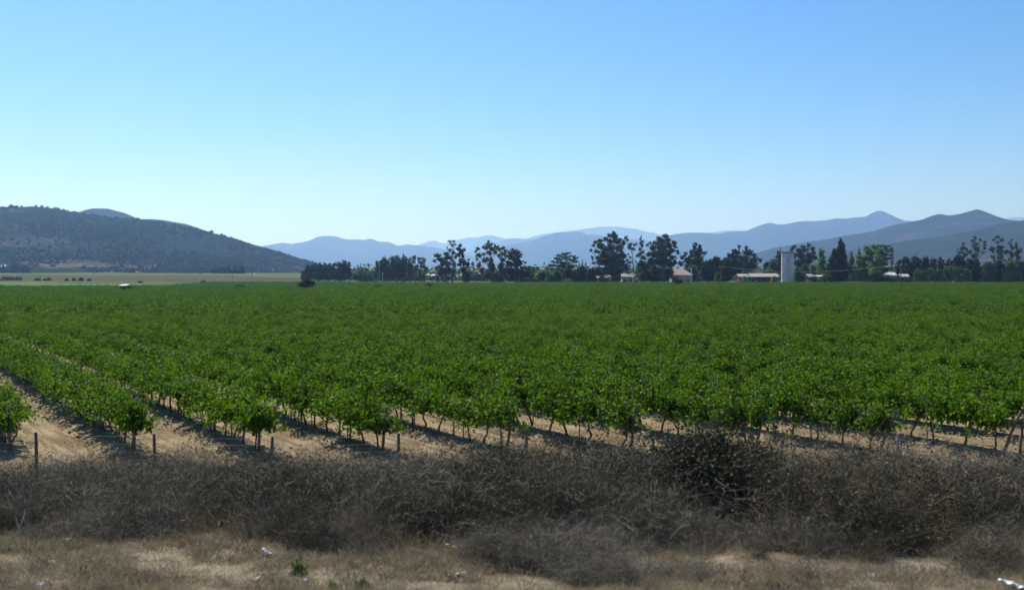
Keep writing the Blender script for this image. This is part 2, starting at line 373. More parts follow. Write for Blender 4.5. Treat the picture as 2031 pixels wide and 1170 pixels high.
# ------------------------------------------------------------------ grapevines
def vine_parts(seed, n_shoot=17, step=.065, lsz=(.09, .17), style=None):
    n_shoot = int(n_shoot * 2.3)
    r = np.random.default_rng(seed); P, Sz = [], []
    lo = {'droopy': .42, 'upright': .14, 'bushy': .3}.get(style, .26)
    cc = [(r.uniform(-.5, .5), r.uniform(.55, 1.2), r.normal() * .12) for _ in range(4)]
    for i in range(n_shoot):
        cy_, cl_, cx_ = cc[i % 4]; y = float(np.clip(cy_ + r.normal() * .11, -.56, .56)); p = np.array([r.normal() * .05, y, .72 + r.normal() * .08])
        d = np.array([r.normal() * .34, r.normal() * .3, 1.]) if r.random() > lo else np.array([r.choice([-1, 1]) * r.uniform(.4, .8), r.normal() * .4, .35])
        d /= np.linalg.norm(d); L = r.uniform(.38, .95) * min(cl_, 1.1) * 1.07; d[0] += cx_
        t = 0
        while t < L:
            d = d + np.array([r.normal() * .05 + d[0] * .06, r.normal() * .05, -.055 - abs(d[0]) * .05]); d /= np.linalg.norm(d)
            p = p + d * step; t += step
            for _ in range(2):
                P.append(p + r.normal(size=3) * (.09, .09, .06)); Sz.append(r.uniform(*lsz) * (1 - .35 * t / L))
        if style == 'bushy':
            q = np.array([r.normal() * .2, y, r.uniform(.7, .9)])
            for _ in range(8): P.append(q + r.normal(size=3) * .12); Sz.append(r.uniform(*lsz))
    P = np.array(P); P[:, 2] = np.maximum(P[:, 2], .36 + .16 * r.random(len(P)))
    Vl, Fl = leaves(P, np.array(Sz), 1.05, None, .8, r)
    mb = MB(); pts = [Vector((0, 0, -.05))]; x = y = 0
    for z in (.14, .3, .46, .6, .72): x += r.normal() * .035; y += r.normal() * .04; pts.append(Vector((x, y, z)))
    mb.tube(pts, [.042, .034, .03, .027, .03, .034], 6)
    for s in (-1, 1):
        mb.tube([pts[-1], Vector((x * .5, y + s * .2, .78)), Vector((0, s * .55, .77 + r.normal() * .03))], [.028, .02, .014], 5)
    for i in range(7):
        yy = r.uniform(-.5, .5); mb.tube([(0, yy, .77), (r.normal() * .06, yy + r.normal() * .05, 1.05), (r.normal() * .14, yy + r.normal() * .1, 1.35)], [.009, .006, .004], 3, cap=False)
    return (Vl, Fl), mb
STY = ['upright', 'bushy', 'droopy', None, 'bushy', 'upright', None, 'droopy', None, 'bushy']
protos = []; far_v = []
for i, st in enumerate(STY):
    (Vl, Fl), mb = vine_parts(100 + i, 17 if st != 'upright' else 15, .065, (.10, .175), st)
    fo = mesh('foliage', Vl, Fl, M_vine, link=False); tr = mb.build('trunk', M_bark, None, True, link=False)
    protos.append((fo, tr))
    Vt, Ft = tri_of(mb); V, Fj, mi = join_tris([(Vl, Fl, 0), (Vt, Ft, 1)])
    far_v.append(mesh('v', V, Fj, [M_vine, M_bark], mi=mi, link=False))
for i in range(8):
    (Vl, Fl), mb = vine_parts(200 + i, 12, .09, (.17, .27), STY[i])
    mt = MB(); mt.tube([(0, 0, -.05), (.04, .03, .4), (0, 0, .78)], [.04, .032, .03], 4); Vt, Ft = tri_of(mt)
    V, Fj, mi = join_tris([(Vl, Fl, 0), (Vt, Ft, 1)])
    far_v.append(mesh('v', V, Fj, [M_vine, M_bark], mi=mi, link=False))

VSP = .92
def dmax(u):                                   # far edge of the main block by column
    return np.interp(u, [-900, 0, 300, 620, 700, 1000, 2031, 3200], [222, 226, 236, 272, 330, 395, 400, 400])
pts = []
for k in range(-14, 215):
    n = int(470 / (VSP * RD[1])); j = np.arange(n)
    jit = rng.normal(size=n) * .06
    s = .3 + j * VSP + jit
    x = X0 + k * LX + RD[0] * s; y = D0 + RD[1] * s
    u = CX + x / y * F
    ok = (u > -230) & (u < 2031 + 230) & (y < dmax(u)) & (rng.random(n) > np.where(y > 45, .02, .006))
    for a in np.where(ok)[0]: pts.append((k, int(a), x[a], y[a], u[a]))
arr = np.array(pts); ks, js, xs_, ys_, us = arr.T
inframe = (us > -12) & (us < 2043)
order = np.lexsort((ys_,)); near = [i for i in order if inframe[i]][:300]
nearset = np.zeros(len(arr), bool); nearset[near] = True
ORD = ['first', 'second', 'third', 'fourth', 'fifth', 'sixth', 'seventh', 'eighth', 'ninth', 'tenth', 'eleventh', 'twelfth', 'thirteenth',
       'fourteenth', 'fifteenth', 'sixteenth', 'seventeenth', 'eighteenth', 'nineteenth', 'twentieth']
def ordw(i):
    if i < 20: return ORD[i]
    n = i + 1; return f"{n}{ {1: 'st', 2: 'nd', 3: 'rd'}.get(n % 10, 'th')}"
LOOK = {'upright': 'upright', 'bushy': 'bushy', 'droopy': 'droopy', None: 'leafy'}
byrow = {}
for i in near: byrow.setdefault(int(ks[i]), []).append(i)
hid = sorted(k for k in byrow if k > 8); 
for k, lst in byrow.items():
    lst.sort(key=lambda i: ys_[i])
    for q, i in enumerate(lst):
        var = int(rng.integers(len(protos))); st = LOOK[STY[var]]
        if k == -1 or k < 0: lab = f'{st} grapevine, {ordw(q)} from the left edge in the row left of the leftmost end post'
        elif k <= 8: lab = f'{st} grapevine, {ordw(q)} back from the end post of the {ordw(k)} row from left'
        else: lab = f'{st} grapevine, {ordw(q)} in from the right edge, {ordw(k - 9)} row behind the last end post'
        fo, tr = protos[var]
        e = empty('grapevine', (xs_[i], ys_[i], gz(xs_[i], ys_[i])), lab, 'grapevine', 'grapevines in the trellis rows', AA + (math.pi if rng.random() > .5 else 0))
        sc = rng.uniform(.9, 1.1); e.scale = (sc * rng.uniform(.82, 1.05), sc, sc * rng.uniform(.92, 1.08))
        for src in (fo, tr):
            c = src.copy(); C.objects.link(c); c.parent = e
rest = ~nearset
rx, ry = xs_[rest], ys_[rest]; nr = len(rx)
P = np.stack([rx, ry, ground_z(rx, ry)], 1)
lod = ry > 95
ix = np.where(lod, rng.integers(10, 18, nr), rng.integers(0, 10, nr))
sc = np.stack([rng.uniform(.72, 1.02, nr), rng.uniform(.85, 1.1, nr), np.where(lod, rng.uniform(.78, 1.25, nr), rng.uniform(.86, 1.14, nr))], 1) * np.where(rng.random(nr) > .96, .7, 1)[:, None]
scatter('vineyard', P, AA + np.where(rng.random(nr) > .5, math.pi, 0) + rng.normal(size=nr) * .06, sc, ix, far_v,
        'continuous green mass of grapevine rows filling the plain', 'vineyard')
# second, bluer block behind on the left
fb = []
for i in range(4):
    (Vl, Fl), _ = vine_parts(300 + i, 10, .12, (.22, .34), 'bushy'); fb.append(mesh('v', Vl, Fl, M_vine_far, link=False))
yy = np.arange(0, 200, 1.5); BP = []
for k in np.arange(-150, 60, 2.6):
    for y in yy:
        Y = 262 + y; x = k - 0.66 * y; u = CX + x / Y * F
        if -260 < u < 1010 and dmax(u) + 9 < Y < np.interp(u, [0, 330, 420, 600, 1010], [300, 312, 430, 440, 455]): BP.append((x + random.uniform(-.2, .2), Y, 0))
BP = np.array(BP); BP[:, 2] = ground_z(BP[:, 0], BP[:, 1]); nb = len(BP)
scatter('distant_vineyard', BP, AA + rng.normal(size=nb) * .1, rng.uniform(.8, 1.15, nb), rng.integers(0, 4, nb), fb,
        'bluish green strip of vines beyond the main block at left', 'vineyard')

# ------------------------------------------------------------------ trellis rows near the road
LEAN = [2, 1, 5, 12, 14, 13, 20, 29, 30]
PLEAN = ['nearly upright dark', 'upright brown', 'straight tall', 'slightly leaning', 'leaning grey', 'half hidden leaning', 'slanting', 'strongly slanting brown', 'strongly slanting grey']
for k in range(-1, 16):
    ex, ey = X0 + k * LX, D0
    rows_k = [ys_[i] for i in near if int(ks[i]) == k]
    if not rows_k: continue
    Ls = min(60, (max(rows_k) - D0) / RD[1] + 3)
    lab = (f'wire trellis of the {ordw(k)} row from left with {PLEAN[k]} end post' if 0 <= k <= 8 else
           f'wire trellis of the {ordw(k - 9)} row behind the rightmost end post' if k > 8 else 'wire trellis of the row left of the leftmost end post')
    z0 = gz(ex, ey); T = empty('trellis', (ex, ey, z0), lab, 'trellis', 'trellises of the vineyard rows', AA)
    th = math.radians(LEAN[k] if 0 <= k <= 8 else 10)
    m = MB(); L = 1.3; sx = .02 * ((k * 7) % 5 - 2)
    # lean outwards, towards the road (local -Y)
    top = (sx + (.25 * math.sin(th)), -.75 * L * math.sin(th) - 0, L * math.cos(th) ** .5)
    m.tube([(0, 0, -.15), (top[0] * .5, top[1] * .5, top[2] * .5), top], [.045, .042, .04], 9); m.build('end_post', M_post, T, True)
    def loc(s, zz):
        x = ex + RD[0] * s; y = ey + RD[1] * s; return (0, s, gz(x, y) - z0 + zz)
    s = 6.2 + (k % 3) * .4
    while s < Ls:
        m = MB(); b = loc(s, 0); m.tube([(b[0], b[1], b[2] - .2), (b[0] + .02, b[1], b[2] + 1.42)], [.033, .031], 6); m.build('post', M_post, T, True); s += 6.7
    s = 2.4
    while s < min(Ls, 16):
        m = MB(); b = loc(s, 0); m.tube([(b[0], b[1], b[2] - .1), (b[0] + rng.normal() * .03, b[1] + rng.normal() * .04, b[2] + 1.25)], [.018, .016], 5); m.build('stake', M_post, T, True); s += 2.25 + rng.random() * 1.1
    ss = np.arange(0, Ls, 1.1)
    m = MB(); m.tube([loc(a, .42 + .025 * math.sin(a * 2.9 + k)) for a in ss], .011, 5); m.build('drip_hose', M_hose, T, True)
    for zz in (.78, 1.2):
        m = MB(); m.tube([loc(a, zz) for a in ss], .003, 3); m.build('wire', M_wire, T)
    m = MB(); m.tube([(top[0], top[1] + .02, top[2] - .1), (0, -1.15, gz(ex - RD[0] * 1.15, ey - RD[1] * 1.15) - z0)], .004, 3); m.build('anchor_wire', M_wire, T)

# ------------------------------------------------------------------ roadside fence
FD = 26.6; FX = [-170, 73, 307, 537, 790, 1045, 1297, 1548, 1785, 2022, 2260]; FT = [860, 857, 860, 866, 859, 864, 868, 869, 859, 864, 862]
fx0 = (FX[0] - CX) * FD / F
fence = empty('wire_fence', (fx0, FD, gz(fx0, FD)), 'low fence of dark wooden posts and thin wires along the road edge', 'fence')
bz = fence.location.z; tops = []
for q, (x, yt) in enumerate(zip(FX, FT)):
    X = (x - CX) * FD / F; g0 = gz(X, FD); tz = H - (yt - HY) * FD / F; tops.append((X - fx0, g0 - bz, tz - bz))
    m = MB(); dx = rng.normal() * .02; r0 = .045 if x != 1785 else .075
    m.tube([(X - fx0, 0, g0 - bz - .3), (X - fx0 + dx, .01, (g0 + tz) / 2 - bz), (X - fx0 + dx * 1.6, 0, tz - bz)], [r0, r0 * .97, r0 * .9], 9); m.build('post', M_fpost, fence, True)
for fr in (.25, .5, .73, .95):
    m = MB(); pl = []
    for a, b in zip(tops[:-1], tops[1:]):
        za, zb = a[1] + (a[2] - a[1]) * fr, b[1] + (b[2] - b[1]) * fr
        for t in np.linspace(0, 1, 6)[:-1]: pl.append((a[0] + (b[0] - a[0]) * t, -.05, za + (zb - za) * t - .03 * 4 * t * (1 - t)))
    m.tube(pl, .0024, 3); m.build('wire', M_hose, fence)

# ------------------------------------------------------------------ trees
def tree(name, label, D, trunk_x, clumps, mat, leaf=.5, n=1., style='euc', cat='tree', trunk=.35, group=None, base_z=None, sub=7, vis=True, bare=0, bark=None):
    """clumps: (x, y, rx, ry) in photo pixels at distance D; each becomes an ellipsoid of leaf sprays with its own depth"""
    r = np.random.default_rng(abs(hash((len(label), trunk_x, int(D)))) % 99991 + int(trunk_x))
    k = D / F; X = (trunk_x - CX) * k; zb = gz(X, D) if base_z is None else base_z
    e = empty(name, (X, D, zb), label, cat, group)
    xs = [c[0] for c in clumps]; halfw = max(1., (max(c[0] + c[2] for c in clumps) - min(c[0] - c[2] for c in clumps)) * k * .5)
    P, Sz, Dr = [], [], []; cen = []
    for (cx, cy, rx, ry) in clumps:
        c = np.array([(cx - trunk_x) * k, 0, H - (cy - HY) * k - zb])
        off = abs(c[0]); c[1] = r.uniform(-1, 1) * math.sqrt(max(0, halfw ** 2 - off ** 2)) * .6
        R = np.array([rx * k, rx * k * .95, ry * k]); cen.append((c, R))
        ns = max(4, int(1.25 * sub * (1 + (rx * ry) / 60)))
        for _ in range(ns):
            v = r.normal(size=3); v /= np.linalg.norm(v); v *= r.uniform(.15, 1) ** .55
            sc = c + v * R * .82; sr = R * r.uniform(.36, .6)
            if style == 'fan': sr = np.array([R[0] * r.uniform(.35, .7), R[1] * .5, min(R[2] * .3, .45 + R[2] * .1)])
            m = max(8, int(n * 3.2 * (sr[0] * sr[1] * sr[2]) ** .67 / leaf ** 2 * 6))
            leaf_ = leaf
            q = r.normal(size=(m, 3)) * .52
            P.append(sc + q * sr); Sz.append(r.uniform(.45, 1.05, m) * leaf)
            if style == 'euc': d = np.tile([0, 0, -1.], (m, 1)) + r.normal(size=(m, 3)) * .7
            elif style == 'spire': d = np.tile([0, 0, 1.], (m, 1)) + r.normal(size=(m, 3)) * .35 + q * .2
            elif style == 'fan': d = np.stack([np.sign(sc[0] + 1e-6) * np.ones(m), r.normal(size=m), .55 * np.ones(m)], 1)
            elif style == 'flame': d = np.stack([sc[0] * .35 + 0 * q[:, 0], sc[1] * .2 + 0 * q[:, 0], 1.6 * np.ones(m)], 1) + q * .5
            else: d = r.normal(size=(m, 3))
            Dr.append(d)
    if style in ('flame', 'fan'):           # ragged shoots poking out of the outline
        for (c, R) in cen:
            for _ in range(7):
                a = r.uniform(-1, 1); st = c + np.array([a * R[0] * .8, r.uniform(-.5, .5) * R[1], R[2] * .5])
                d = np.array([a * (1.2 if style == 'flame' else 2), r.normal() * .4, 1.3 if style == 'flame' else .35]); d /= np.linalg.norm(d)
                L = R[0] * r.uniform(.5, .9); m = 16
                t = np.linspace(.2, 1, m)[:, None]; P.append(st + d * L * t + r.normal(size=(m, 3)) * .16); Sz.append(np.full(m, leaf * .7)); Dr.append(np.tile(d, (m, 1)))
    P = np.concatenate(P); Sz = np.concatenate(Sz); Dr = np.concatenate(Dr)
    ok = P[:, 2] > .05; P[:, 2] = np.maximum(P[:, 2], .1); P, Sz, Dr = P[ok], Sz[ok], Dr[ok]
    V, Fc = leaves(P, Sz, 1.6, Dr, .3, r)
    mesh('crown', V, Fc, mat, e)
    if vis:
        top = max(cen, key=lambda t: t[0][2])[0]; mb = MB(); bends = [np.array([0, 0, -.3])]
        for t in (.25, .5, .75, 1.): bends.append(np.array([top[0] * t * t + r.normal() * .12, top[1] * t * t, top[2] * t]))
        mb.tube(bends, [trunk, trunk * .8, trunk * .6, trunk * .4, trunk * .12], 7)
        for c, R in cen:
            if c[2] < 1.2: continue
            t = np.clip((c[2] - abs(c[0]) * .8 - 1) / max(top[2], 1), .12, .9)
            s0 = np.array([top[0] * t * t, top[1] * t * t, top[2] * t]); mid = (s0 + c) / 2 + np.array([0, 0, -.12 * np.linalg.norm(c - s0)])
            mb.tube([s0, mid, c], [trunk * .38, trunk * .26, trunk * .1], 5, cap=False)
        for _ in range(bare):
            c, R = cen[int(r.integers(len(cen)))]; d = np.array([r.normal(), r.normal() * .5, abs(r.normal()) + .3]); d /= np.linalg.norm(d)
            mb.tube([c, c + d * R.max() * 1.3], [trunk * .12, .03], 4, cap=False)
        mb.build('trunk', bark or M_tbark, e, True)
    return e
def dome(x0, x1, top, bot, n=9, seed=0):
    """lumps filling a rounded outline"""
    r = np.random.default_rng(seed + int(x0 * 7 + top)); cx = (x0 + x1) / 2; hw = (x1 - x0) / 2; hh = bot - top; out = []
    rr = max(2.5, min(hw, hh) * .42)
    for i in range(n):
        a = math.pi * (i + .5) / n; out.append((cx + math.cos(a) * (hw - rr * .8) * r.uniform(.85, 1.05), bot - hh * .45 - math.sin(a) * (hh * .55 - rr * .8) * r.uniform(.85, 1.05), rr * r.uniform(.7, 1.1), rr * r.uniform(.65, 1.)))
    out += [(cx, top + hh * .5, hw * .7, hh * .42), (cx - hw * .4, bot - hh * .25, hw * .7, hh * .3), (cx + hw * .4, bot - hh * .25, hw * .7, hh * .3), (cx, bot - hh * .1, hw * .9, hh * .2)]
    return out
def column(x, top, bot, w, p=.5, n=9):
    """spire outline: narrow top, widest low down"""
    out = []
    for i in range(n):
        t = (i + .5) / n; ww = w * .5 * min(1, (t / .75) ** p) * (1 if t < .85 else .85); out.append((x + (i % 2 - .5) * w * .08, top + (bot - top) * t, max(.9, ww * 1.12), (bot - top) / n * 1.15))
    return out

EU, CY, RO = 'eucalyptus', 'cypress', 'broadleaf_tree'
# far grove at left, a tight row
gx_ = [(612, 524, 19), (624, 522, 15), (634, 521, 15), (644, 520, 14), (654, 521, 14), (664, 519, 15), (674, 518, 16), (684, 515, 17), (692, 519, 12)]
gl = ['outermost left tree of the tight dark grove behind the lone bush', 'second tree from left in the tight dark grove', 'third tree from left in the tight dark grove', 'fourth tree from left in the tight dark grove',
      'middle tree of the tight dark grove', 'fourth tree from right in the tight dark grove', 'third tree from right in the tight dark grove', 'tallest tree near the right end of the tight dark grove', 'short ragged tree at the right end of the tight dark grove']
for (x, t, w_), lb in zip(gx_, gl): tree('grove_tree', lb, 560 + rng.uniform(-15, 15), x, dome(x - w_ * .55, x + w_ * .55, t, 553, 6, int(x)), M_dark, .6, .8, 'euc', 'tree', .25, 'trees of the tight grove at left', sub=4)
for x, t, w_, lb in [(601, 536, 9, 'low bush at the left foot of the tight grove'), (706, 541, 12, 'low dark bush right of the tight grove'), (714, 534, 11, 'round green bush between the two left groves'), (724, 537, 10, 'small pale green tree between the two left groves'), (735, 535, 12, 'green bush touching the second grove')]:
    tree('bush', lb, 600, x, dome(x - w_ * .55, x + w_ * .55, t, 554, 5, int(x)), M_green if x > 710 else M_dark, .5, 1, 'round', 'bush', .15, sub=4)
g2 = [(748, 517, 9, 'narrow pointed tree at the left end of the second grove'), (762, 510, 17, 'wide topped eucalyptus in the second grove, left part'), (777, 509, 15, 'eucalyptus with flat top in the second grove'), (788, 506, 14, 'tall eucalyptus left of centre in the second grove'),
      (801, 504, 14, 'tallest eucalyptus of the second grove'), (813, 510, 12, 'eucalyptus with visible trunks right of the tallest in second grove'), (823, 506, 11, 'slender eucalyptus with small tuft top in second grove'), (834, 509, 10, 'thin see-through eucalyptus near the right end of the second grove'), (842, 512, 10, 'last eucalyptus on the right of the second grove')]
for x, t, w_, lb in g2:
    w_ *= 1.4
    c = dome(x - w_ * .5, x + w_ * .5, t, 550, 7, int(x)) if x < 815 else [(x, t + 4, w_ * .42, 4), (x - 2, t + 12, w_ * .35, 5), (x + 3, t + 20, w_ * .35, 5), (x, t + 29, w_ * .4, 6), (x - 3, t + 37, w_ * .4, 5)]
    tree(EU, lb, 540 + rng.uniform(-12, 12), x, c, M_euc if x > 755 else M_dark, .5, .75, 'euc', 'eucalyptus', .28, 'eucalyptus trees of the second grove', sub=4)
# the loose tall trio
tree(EU, 'wide leaning eucalyptus, left one of the three standing alone', 430, 886, [(868, 507, 7, 5), (862, 518, 5, 3), (874, 514, 8, 6), (884, 503, 7, 4), (888, 511, 7, 7), (878, 523, 9, 6), (890, 524, 7, 7), (869, 531, 7, 4), (882, 536, 9, 6), (874, 543, 6, 4), (890, 537, 4, 6)], M_euc, .42, .9, 'euc', 'eucalyptus', .4, sub=5)
tree(EU, 'tallest slender eucalyptus with flat tufted top and open crown', 425, 897, [(892, 479, 5, 2.2), (900, 478, 4, 2.2), (896, 485, 4.5, 4), (887, 491, 2.2, 2), (903, 485, 2.5, 3), (892, 496, 5, 3), (899, 501, 5, 5), (905, 508, 4, 6), (896, 513, 3.5, 6), (900, 524, 5, 6), (894, 535, 4, 6), (901, 540, 4.5, 7), (897, 550, 3, 5)], M_euc, .36, .8, 'euc', 'eucalyptus', .4, sub=4, bare=5)
tree(EU, 'eucalyptus wrapped in thick dark ivy, right one of the trio', 430, 922, [(912, 488, 5, 3.5), (909, 494, 5, 4), (915, 499, 5, 6), (918, 508, 4, 6), (921, 497, 2.5, 4), (910, 505, 4, 5), (915, 519, 5, 6), (922, 521, 4.5, 7), (911, 525, 6, 3), (928, 525, 4, 6), (920, 534, 6, 6), (924, 545, 7, 7), (924, 553, 7.5, 7), (930, 515, 2, 3)], M_dark, .38, 1.2, 'euc', 'eucalyptus', .45, sub=6, bare=8)
for x, t, w_, lb in [(938, 517, 9, 'hazy bluish tree seen behind the ivy covered eucalyptus'), (948, 522, 9, 'hazy bluish tree left of the big rounded eucalyptus'), (855, 538, 22, 'low hazy tree line segment beside the long white shed')]:
    tree(RO, lb, 900, x, dome(x - w_ * .5, x + w_ * .5, t, 552, 6, int(x)), M_dark, .8, .6, 'euc', 'tree', .3, sub=4)
tree(EU, 'big rounded eucalyptus with open left side of the crown', 430, 975, [(970, 480, 3, 3), (966, 484, 4, 4), (974, 485, 5, 4), (959, 489, 4.5, 4), (981, 487, 3, 3.5), (949, 494, 4, 4), (966, 492, 7, 5), (978, 494, 7, 5), (986, 491, 4.5, 5), (943, 499, 3.5, 3), (951, 506, 6, 5), (961, 504, 5, 4), (970, 502, 6, 5), (983, 501, 5, 4), (946, 514, 3, 5), (963, 515, 6, 6), (973, 517, 6, 7), (951, 525, 4, 6), (975, 530, 9, 9), (969, 545, 8, 9), (980, 548, 9, 8), (956, 538, 5, 7)], M_euc, .4, .9, 'euc', 'eucalyptus', .55, sub=5)
tree(EU, 'lighter crowned eucalyptus rising right of the big rounded one', 440, 994, [(997, 493, 5, 4), (991, 496, 4.5, 4), (1003, 498, 4.5, 4), (998, 503, 7, 4), (990, 508, 5, 4), (1003, 508, 4, 4), (996, 516, 7, 5), (993, 527, 8, 7), (995, 540, 9, 9), (992, 551, 9, 6)], M_euc, .4, .9, 'euc', 'eucalyptus', .4, sub=5)
tree(CY, 'dense dark cypress with a flat tuft on top and low right branches', 425, 1022, [(1020, 498, 7, 2.5), (1014, 502, 6, 5), (1024, 503, 7, 5), (1029, 508, 5, 5), (1015, 512, 9, 6), (1025, 516, 8, 6), (1013, 524, 9, 7), (1025, 526, 9, 6), (1033, 521, 4, 5), (1012, 538, 11, 8), (1027, 538, 12, 7), (1016, 550, 13, 7), (1034, 548, 12, 6), (1043, 540, 8, 5), (1050, 537, 5, 2.5)], M_dark, .45, 1.3, 'fan', 'cypress', .5, sub=6)
tree(CY, 'low spreading cypress limb clump right of the dense dark cypress', 422, 1046, [(1038, 532, 7, 2.5), (1047, 533, 6, 2.5), (1052, 540, 6, 4), (1042, 546, 10, 6), (1053, 547, 5, 4)], M_dark, .4, 1.2, 'fan', 'cypress', .2, sub=5)
bs = [(990, 547, 20, 560, M_brown, 415, 'olive brown bush in front of the rounded eucalyptus'), (1034, 549, 22, 560, M_brown, 415, 'reddish brown bush below the dark cypress'), (1052, 551, 24, 561, M_brown, 412, 'low brown bush right of the dark cypress'), (1068, 553, 14, 562, M_brown, 410, 'small brown bush below the round green tree'),
      (1078, 534, 34, 556, M_bright, 450, 'round light green tree with flat top'), (1092, 543, 20, 558, M_green, 425, 'green bush left of the layered cypress'), (1105, 535, 20, 557, M_green, 430, 'pale green tree in front of the layered cypress'), (1127, 552, 16, 561, M_bright, 412, 'small bright green bush at the vineyard edge'),
      (1125, 521, 18, 556, M_dark, 425, 'dark rounded tree touching the right side of layered cypress'), (1140, 534, 18, 556, M_green, 435, 'green tree between layered cypress and poplar tops'), (1155, 527, 24, 556, M_green, 440, 'broad green tree under the poplar tops'), (1172, 531, 22, 556, M_brown, 430, 'brownish tree left of the largest eucalyptus'), (1187, 529, 20, 552, M_dark, 440, 'dark tree half hidden by the largest eucalyptus')]
for x, t, w_, b, m_, d_, lb in bs: tree('bush' if b - t < 14 else RO, lb, d_, x, dome(x - w_ * .5, x + w_ * .5, t, b + 2, 7, int(x)), m_, .42, 1, 'round', 'bush' if b - t < 14 else 'tree', .2, sub=5)
tree(CY, 'layered cypress with flat feathered branches and a jagged dome top', 440, 1118, [(1128, 503, 4, 1.5), (1118, 505, 6, 2), (1107, 508, 5, 1.5), (1136, 509, 5, 1.5), (1122, 510, 10, 3), (1103, 513, 4, 1.5), (1142, 512, 4, 1.5), (1112, 515, 9, 2.5), (1132, 516, 9, 2.5), (1101, 520, 7, 1.8), (1120, 522, 14, 3.5), (1140, 521, 5, 2), (1095, 527, 6, 2), (1108, 528, 12, 3), (1128, 529, 12, 4), (1097, 535, 8, 3), (1112, 537, 15, 5), (1130, 540, 13, 6)], M_dark, .38, .9, 'fan', 'cypress', .45, sub=5, bare=6)
for i, (x, t, lb) in enumerate([(1149, 520, 'left small poplar spire behind the green trees'), (1155, 516, 'tallest small poplar spire behind the green trees'), (1162, 519, 'right small poplar spire left of the largest eucalyptus')]):
    tree('poplar', lb, 480, x, column(x, t, 545, 5), M_green, .4, 1, 'spire', 'poplar', .2, 'small poplars', sub=3)
tree(EU, 'largest eucalyptus, huge dark crown with domed top', 432, 1216, [(1217, 462, 5, 4), (1213, 467, 4, 4), (1220, 469, 6, 6), (1207, 468, 3.5, 4), (1199, 475, 5, 4), (1191, 478, 6, 4), (1181, 481, 5, 3.5), (1209, 479, 6, 5), (1223, 480, 7, 6), (1232, 475, 4, 4), (1240, 471, 4, 3.5), (1245, 476, 3, 4), (1237, 482, 5, 5), (1177, 487, 4, 3), (1190, 488, 8, 5), (1171, 496, 4, 3), (1184, 499, 6, 4), (1200, 494, 8, 6), (1214, 493, 9, 8), (1230, 493, 8, 8), (1198, 507, 10, 7), (1214, 509, 12, 8), (1230, 508, 9, 8), (1175, 512, 3, 5), (1187, 511, 5, 4), (1193, 520, 10, 7), (1211, 523, 13, 8), (1230, 521, 11, 8), (1178, 522, 4, 3), (1204, 536, 13, 7), (1224, 536, 12, 8), (1240, 530, 7, 7), (1217, 549, 7, 8), (1228, 550, 6, 8)], M_euc, .44, 1.15, 'euc', 'eucalyptus', .8, sub=6)
tree(EU, 'slender eucalyptus with bare curved trunk right of the largest one', 445, 1258, [(1252, 485, 6, 4), (1259, 486, 5, 4), (1249, 491, 5, 4), (1256, 494, 5, 4), (1246, 505, 2.5, 3), (1251, 510, 3, 3), (1243, 516, 4, 4), (1262, 508, 3, 3), (1249, 521, 5, 4), (1261, 519, 3, 3), (1240, 526, 5, 4)], M_euc, .38, .85, 'euc', 'eucalyptus', .35, sub=4, bare=4)
tree(EU, 'narrow pointed eucalyptus between slender and broad eucalyptus', 440, 1272, [(1272, 468, 1.4, 3), (1271, 474, 3.2, 3.5), (1276, 479, 3, 3.5), (1270, 482, 3.5, 4), (1274, 488, 4, 4), (1264, 484, 1.5, 4), (1268, 495, 4, 4), (1275, 499, 5, 5), (1267, 505, 5, 5), (1276, 511, 6, 6), (1270, 523, 7, 8)], M_euc, .36, .85, 'euc', 'eucalyptus', .35, sub=4)
tree(EU, 'broad dome shaped eucalyptus right of the pointed one', 430, 1318, [(1316, 469, 7, 4), (1305, 473, 6, 4), (1326, 476, 7, 5), (1315, 479, 9, 6), (1337, 483, 6, 4), (1302, 482, 6, 5), (1291, 482, 3, 3), (1284, 486, 3, 3), (1326, 488, 9, 6), (1342, 489, 4, 4), (1310, 492, 10, 7), (1294, 492, 6, 6), (1333, 497, 8, 5), (1343, 501, 4, 4.5), (1320, 503, 11, 8), (1303, 505, 10, 8), (1287, 503, 6, 6), (1333, 511, 7, 5), (1293, 518, 9, 8), (1309, 520, 12, 9), (1326, 522, 11, 9), (1338, 521, 5, 6), (1313, 537, 10, 9), (1326, 541, 9, 9), (1298, 536, 9, 9), (1320, 552, 8, 5)], M_euc, .44, 1.15, 'euc', 'eucalyptus', .7, sub=6)
bs = [(1280, 517, 26, 552, M_green, 445, 'green rounded tree below the pointed eucalyptus'), (1268, 522, 18, 552, M_green, 448, 'light green tree right of the low tiled house'), (1296, 525, 20, 554, M_dark, 440, 'dark tree covering the left part of the broad eucalyptus trunk')]
for x, t, w_, b, m_, d_, lb in bs: tree(RO, lb, d_, x, dome(x - w_ * .5, x + w_ * .5, t, b + 2, 7, int(x)), m_, .42, 1, 'round', 'tree', .2, sub=5)
tree(CY, 'irregular cypress with a tall off-centre top above the tiled roof', 480, 1384, [(1382, 485, 3, 3), (1379, 490, 4, 4), (1387, 491, 4, 4), (1391, 497, 5, 4), (1383, 499, 7, 5), (1372, 500, 3, 3), (1397, 504, 4, 3), (1386, 508, 10, 6), (1371, 508, 6, 4), (1360, 505, 3, 4), (1352, 512, 5, 3), (1364, 516, 8, 5), (1380, 518, 12, 6), (1350, 524, 5, 4), (1372, 528, 14, 7), (1392, 528, 8, 8)], M_dark, .45, 1.1, 'flame', 'cypress', .4, sub=5)
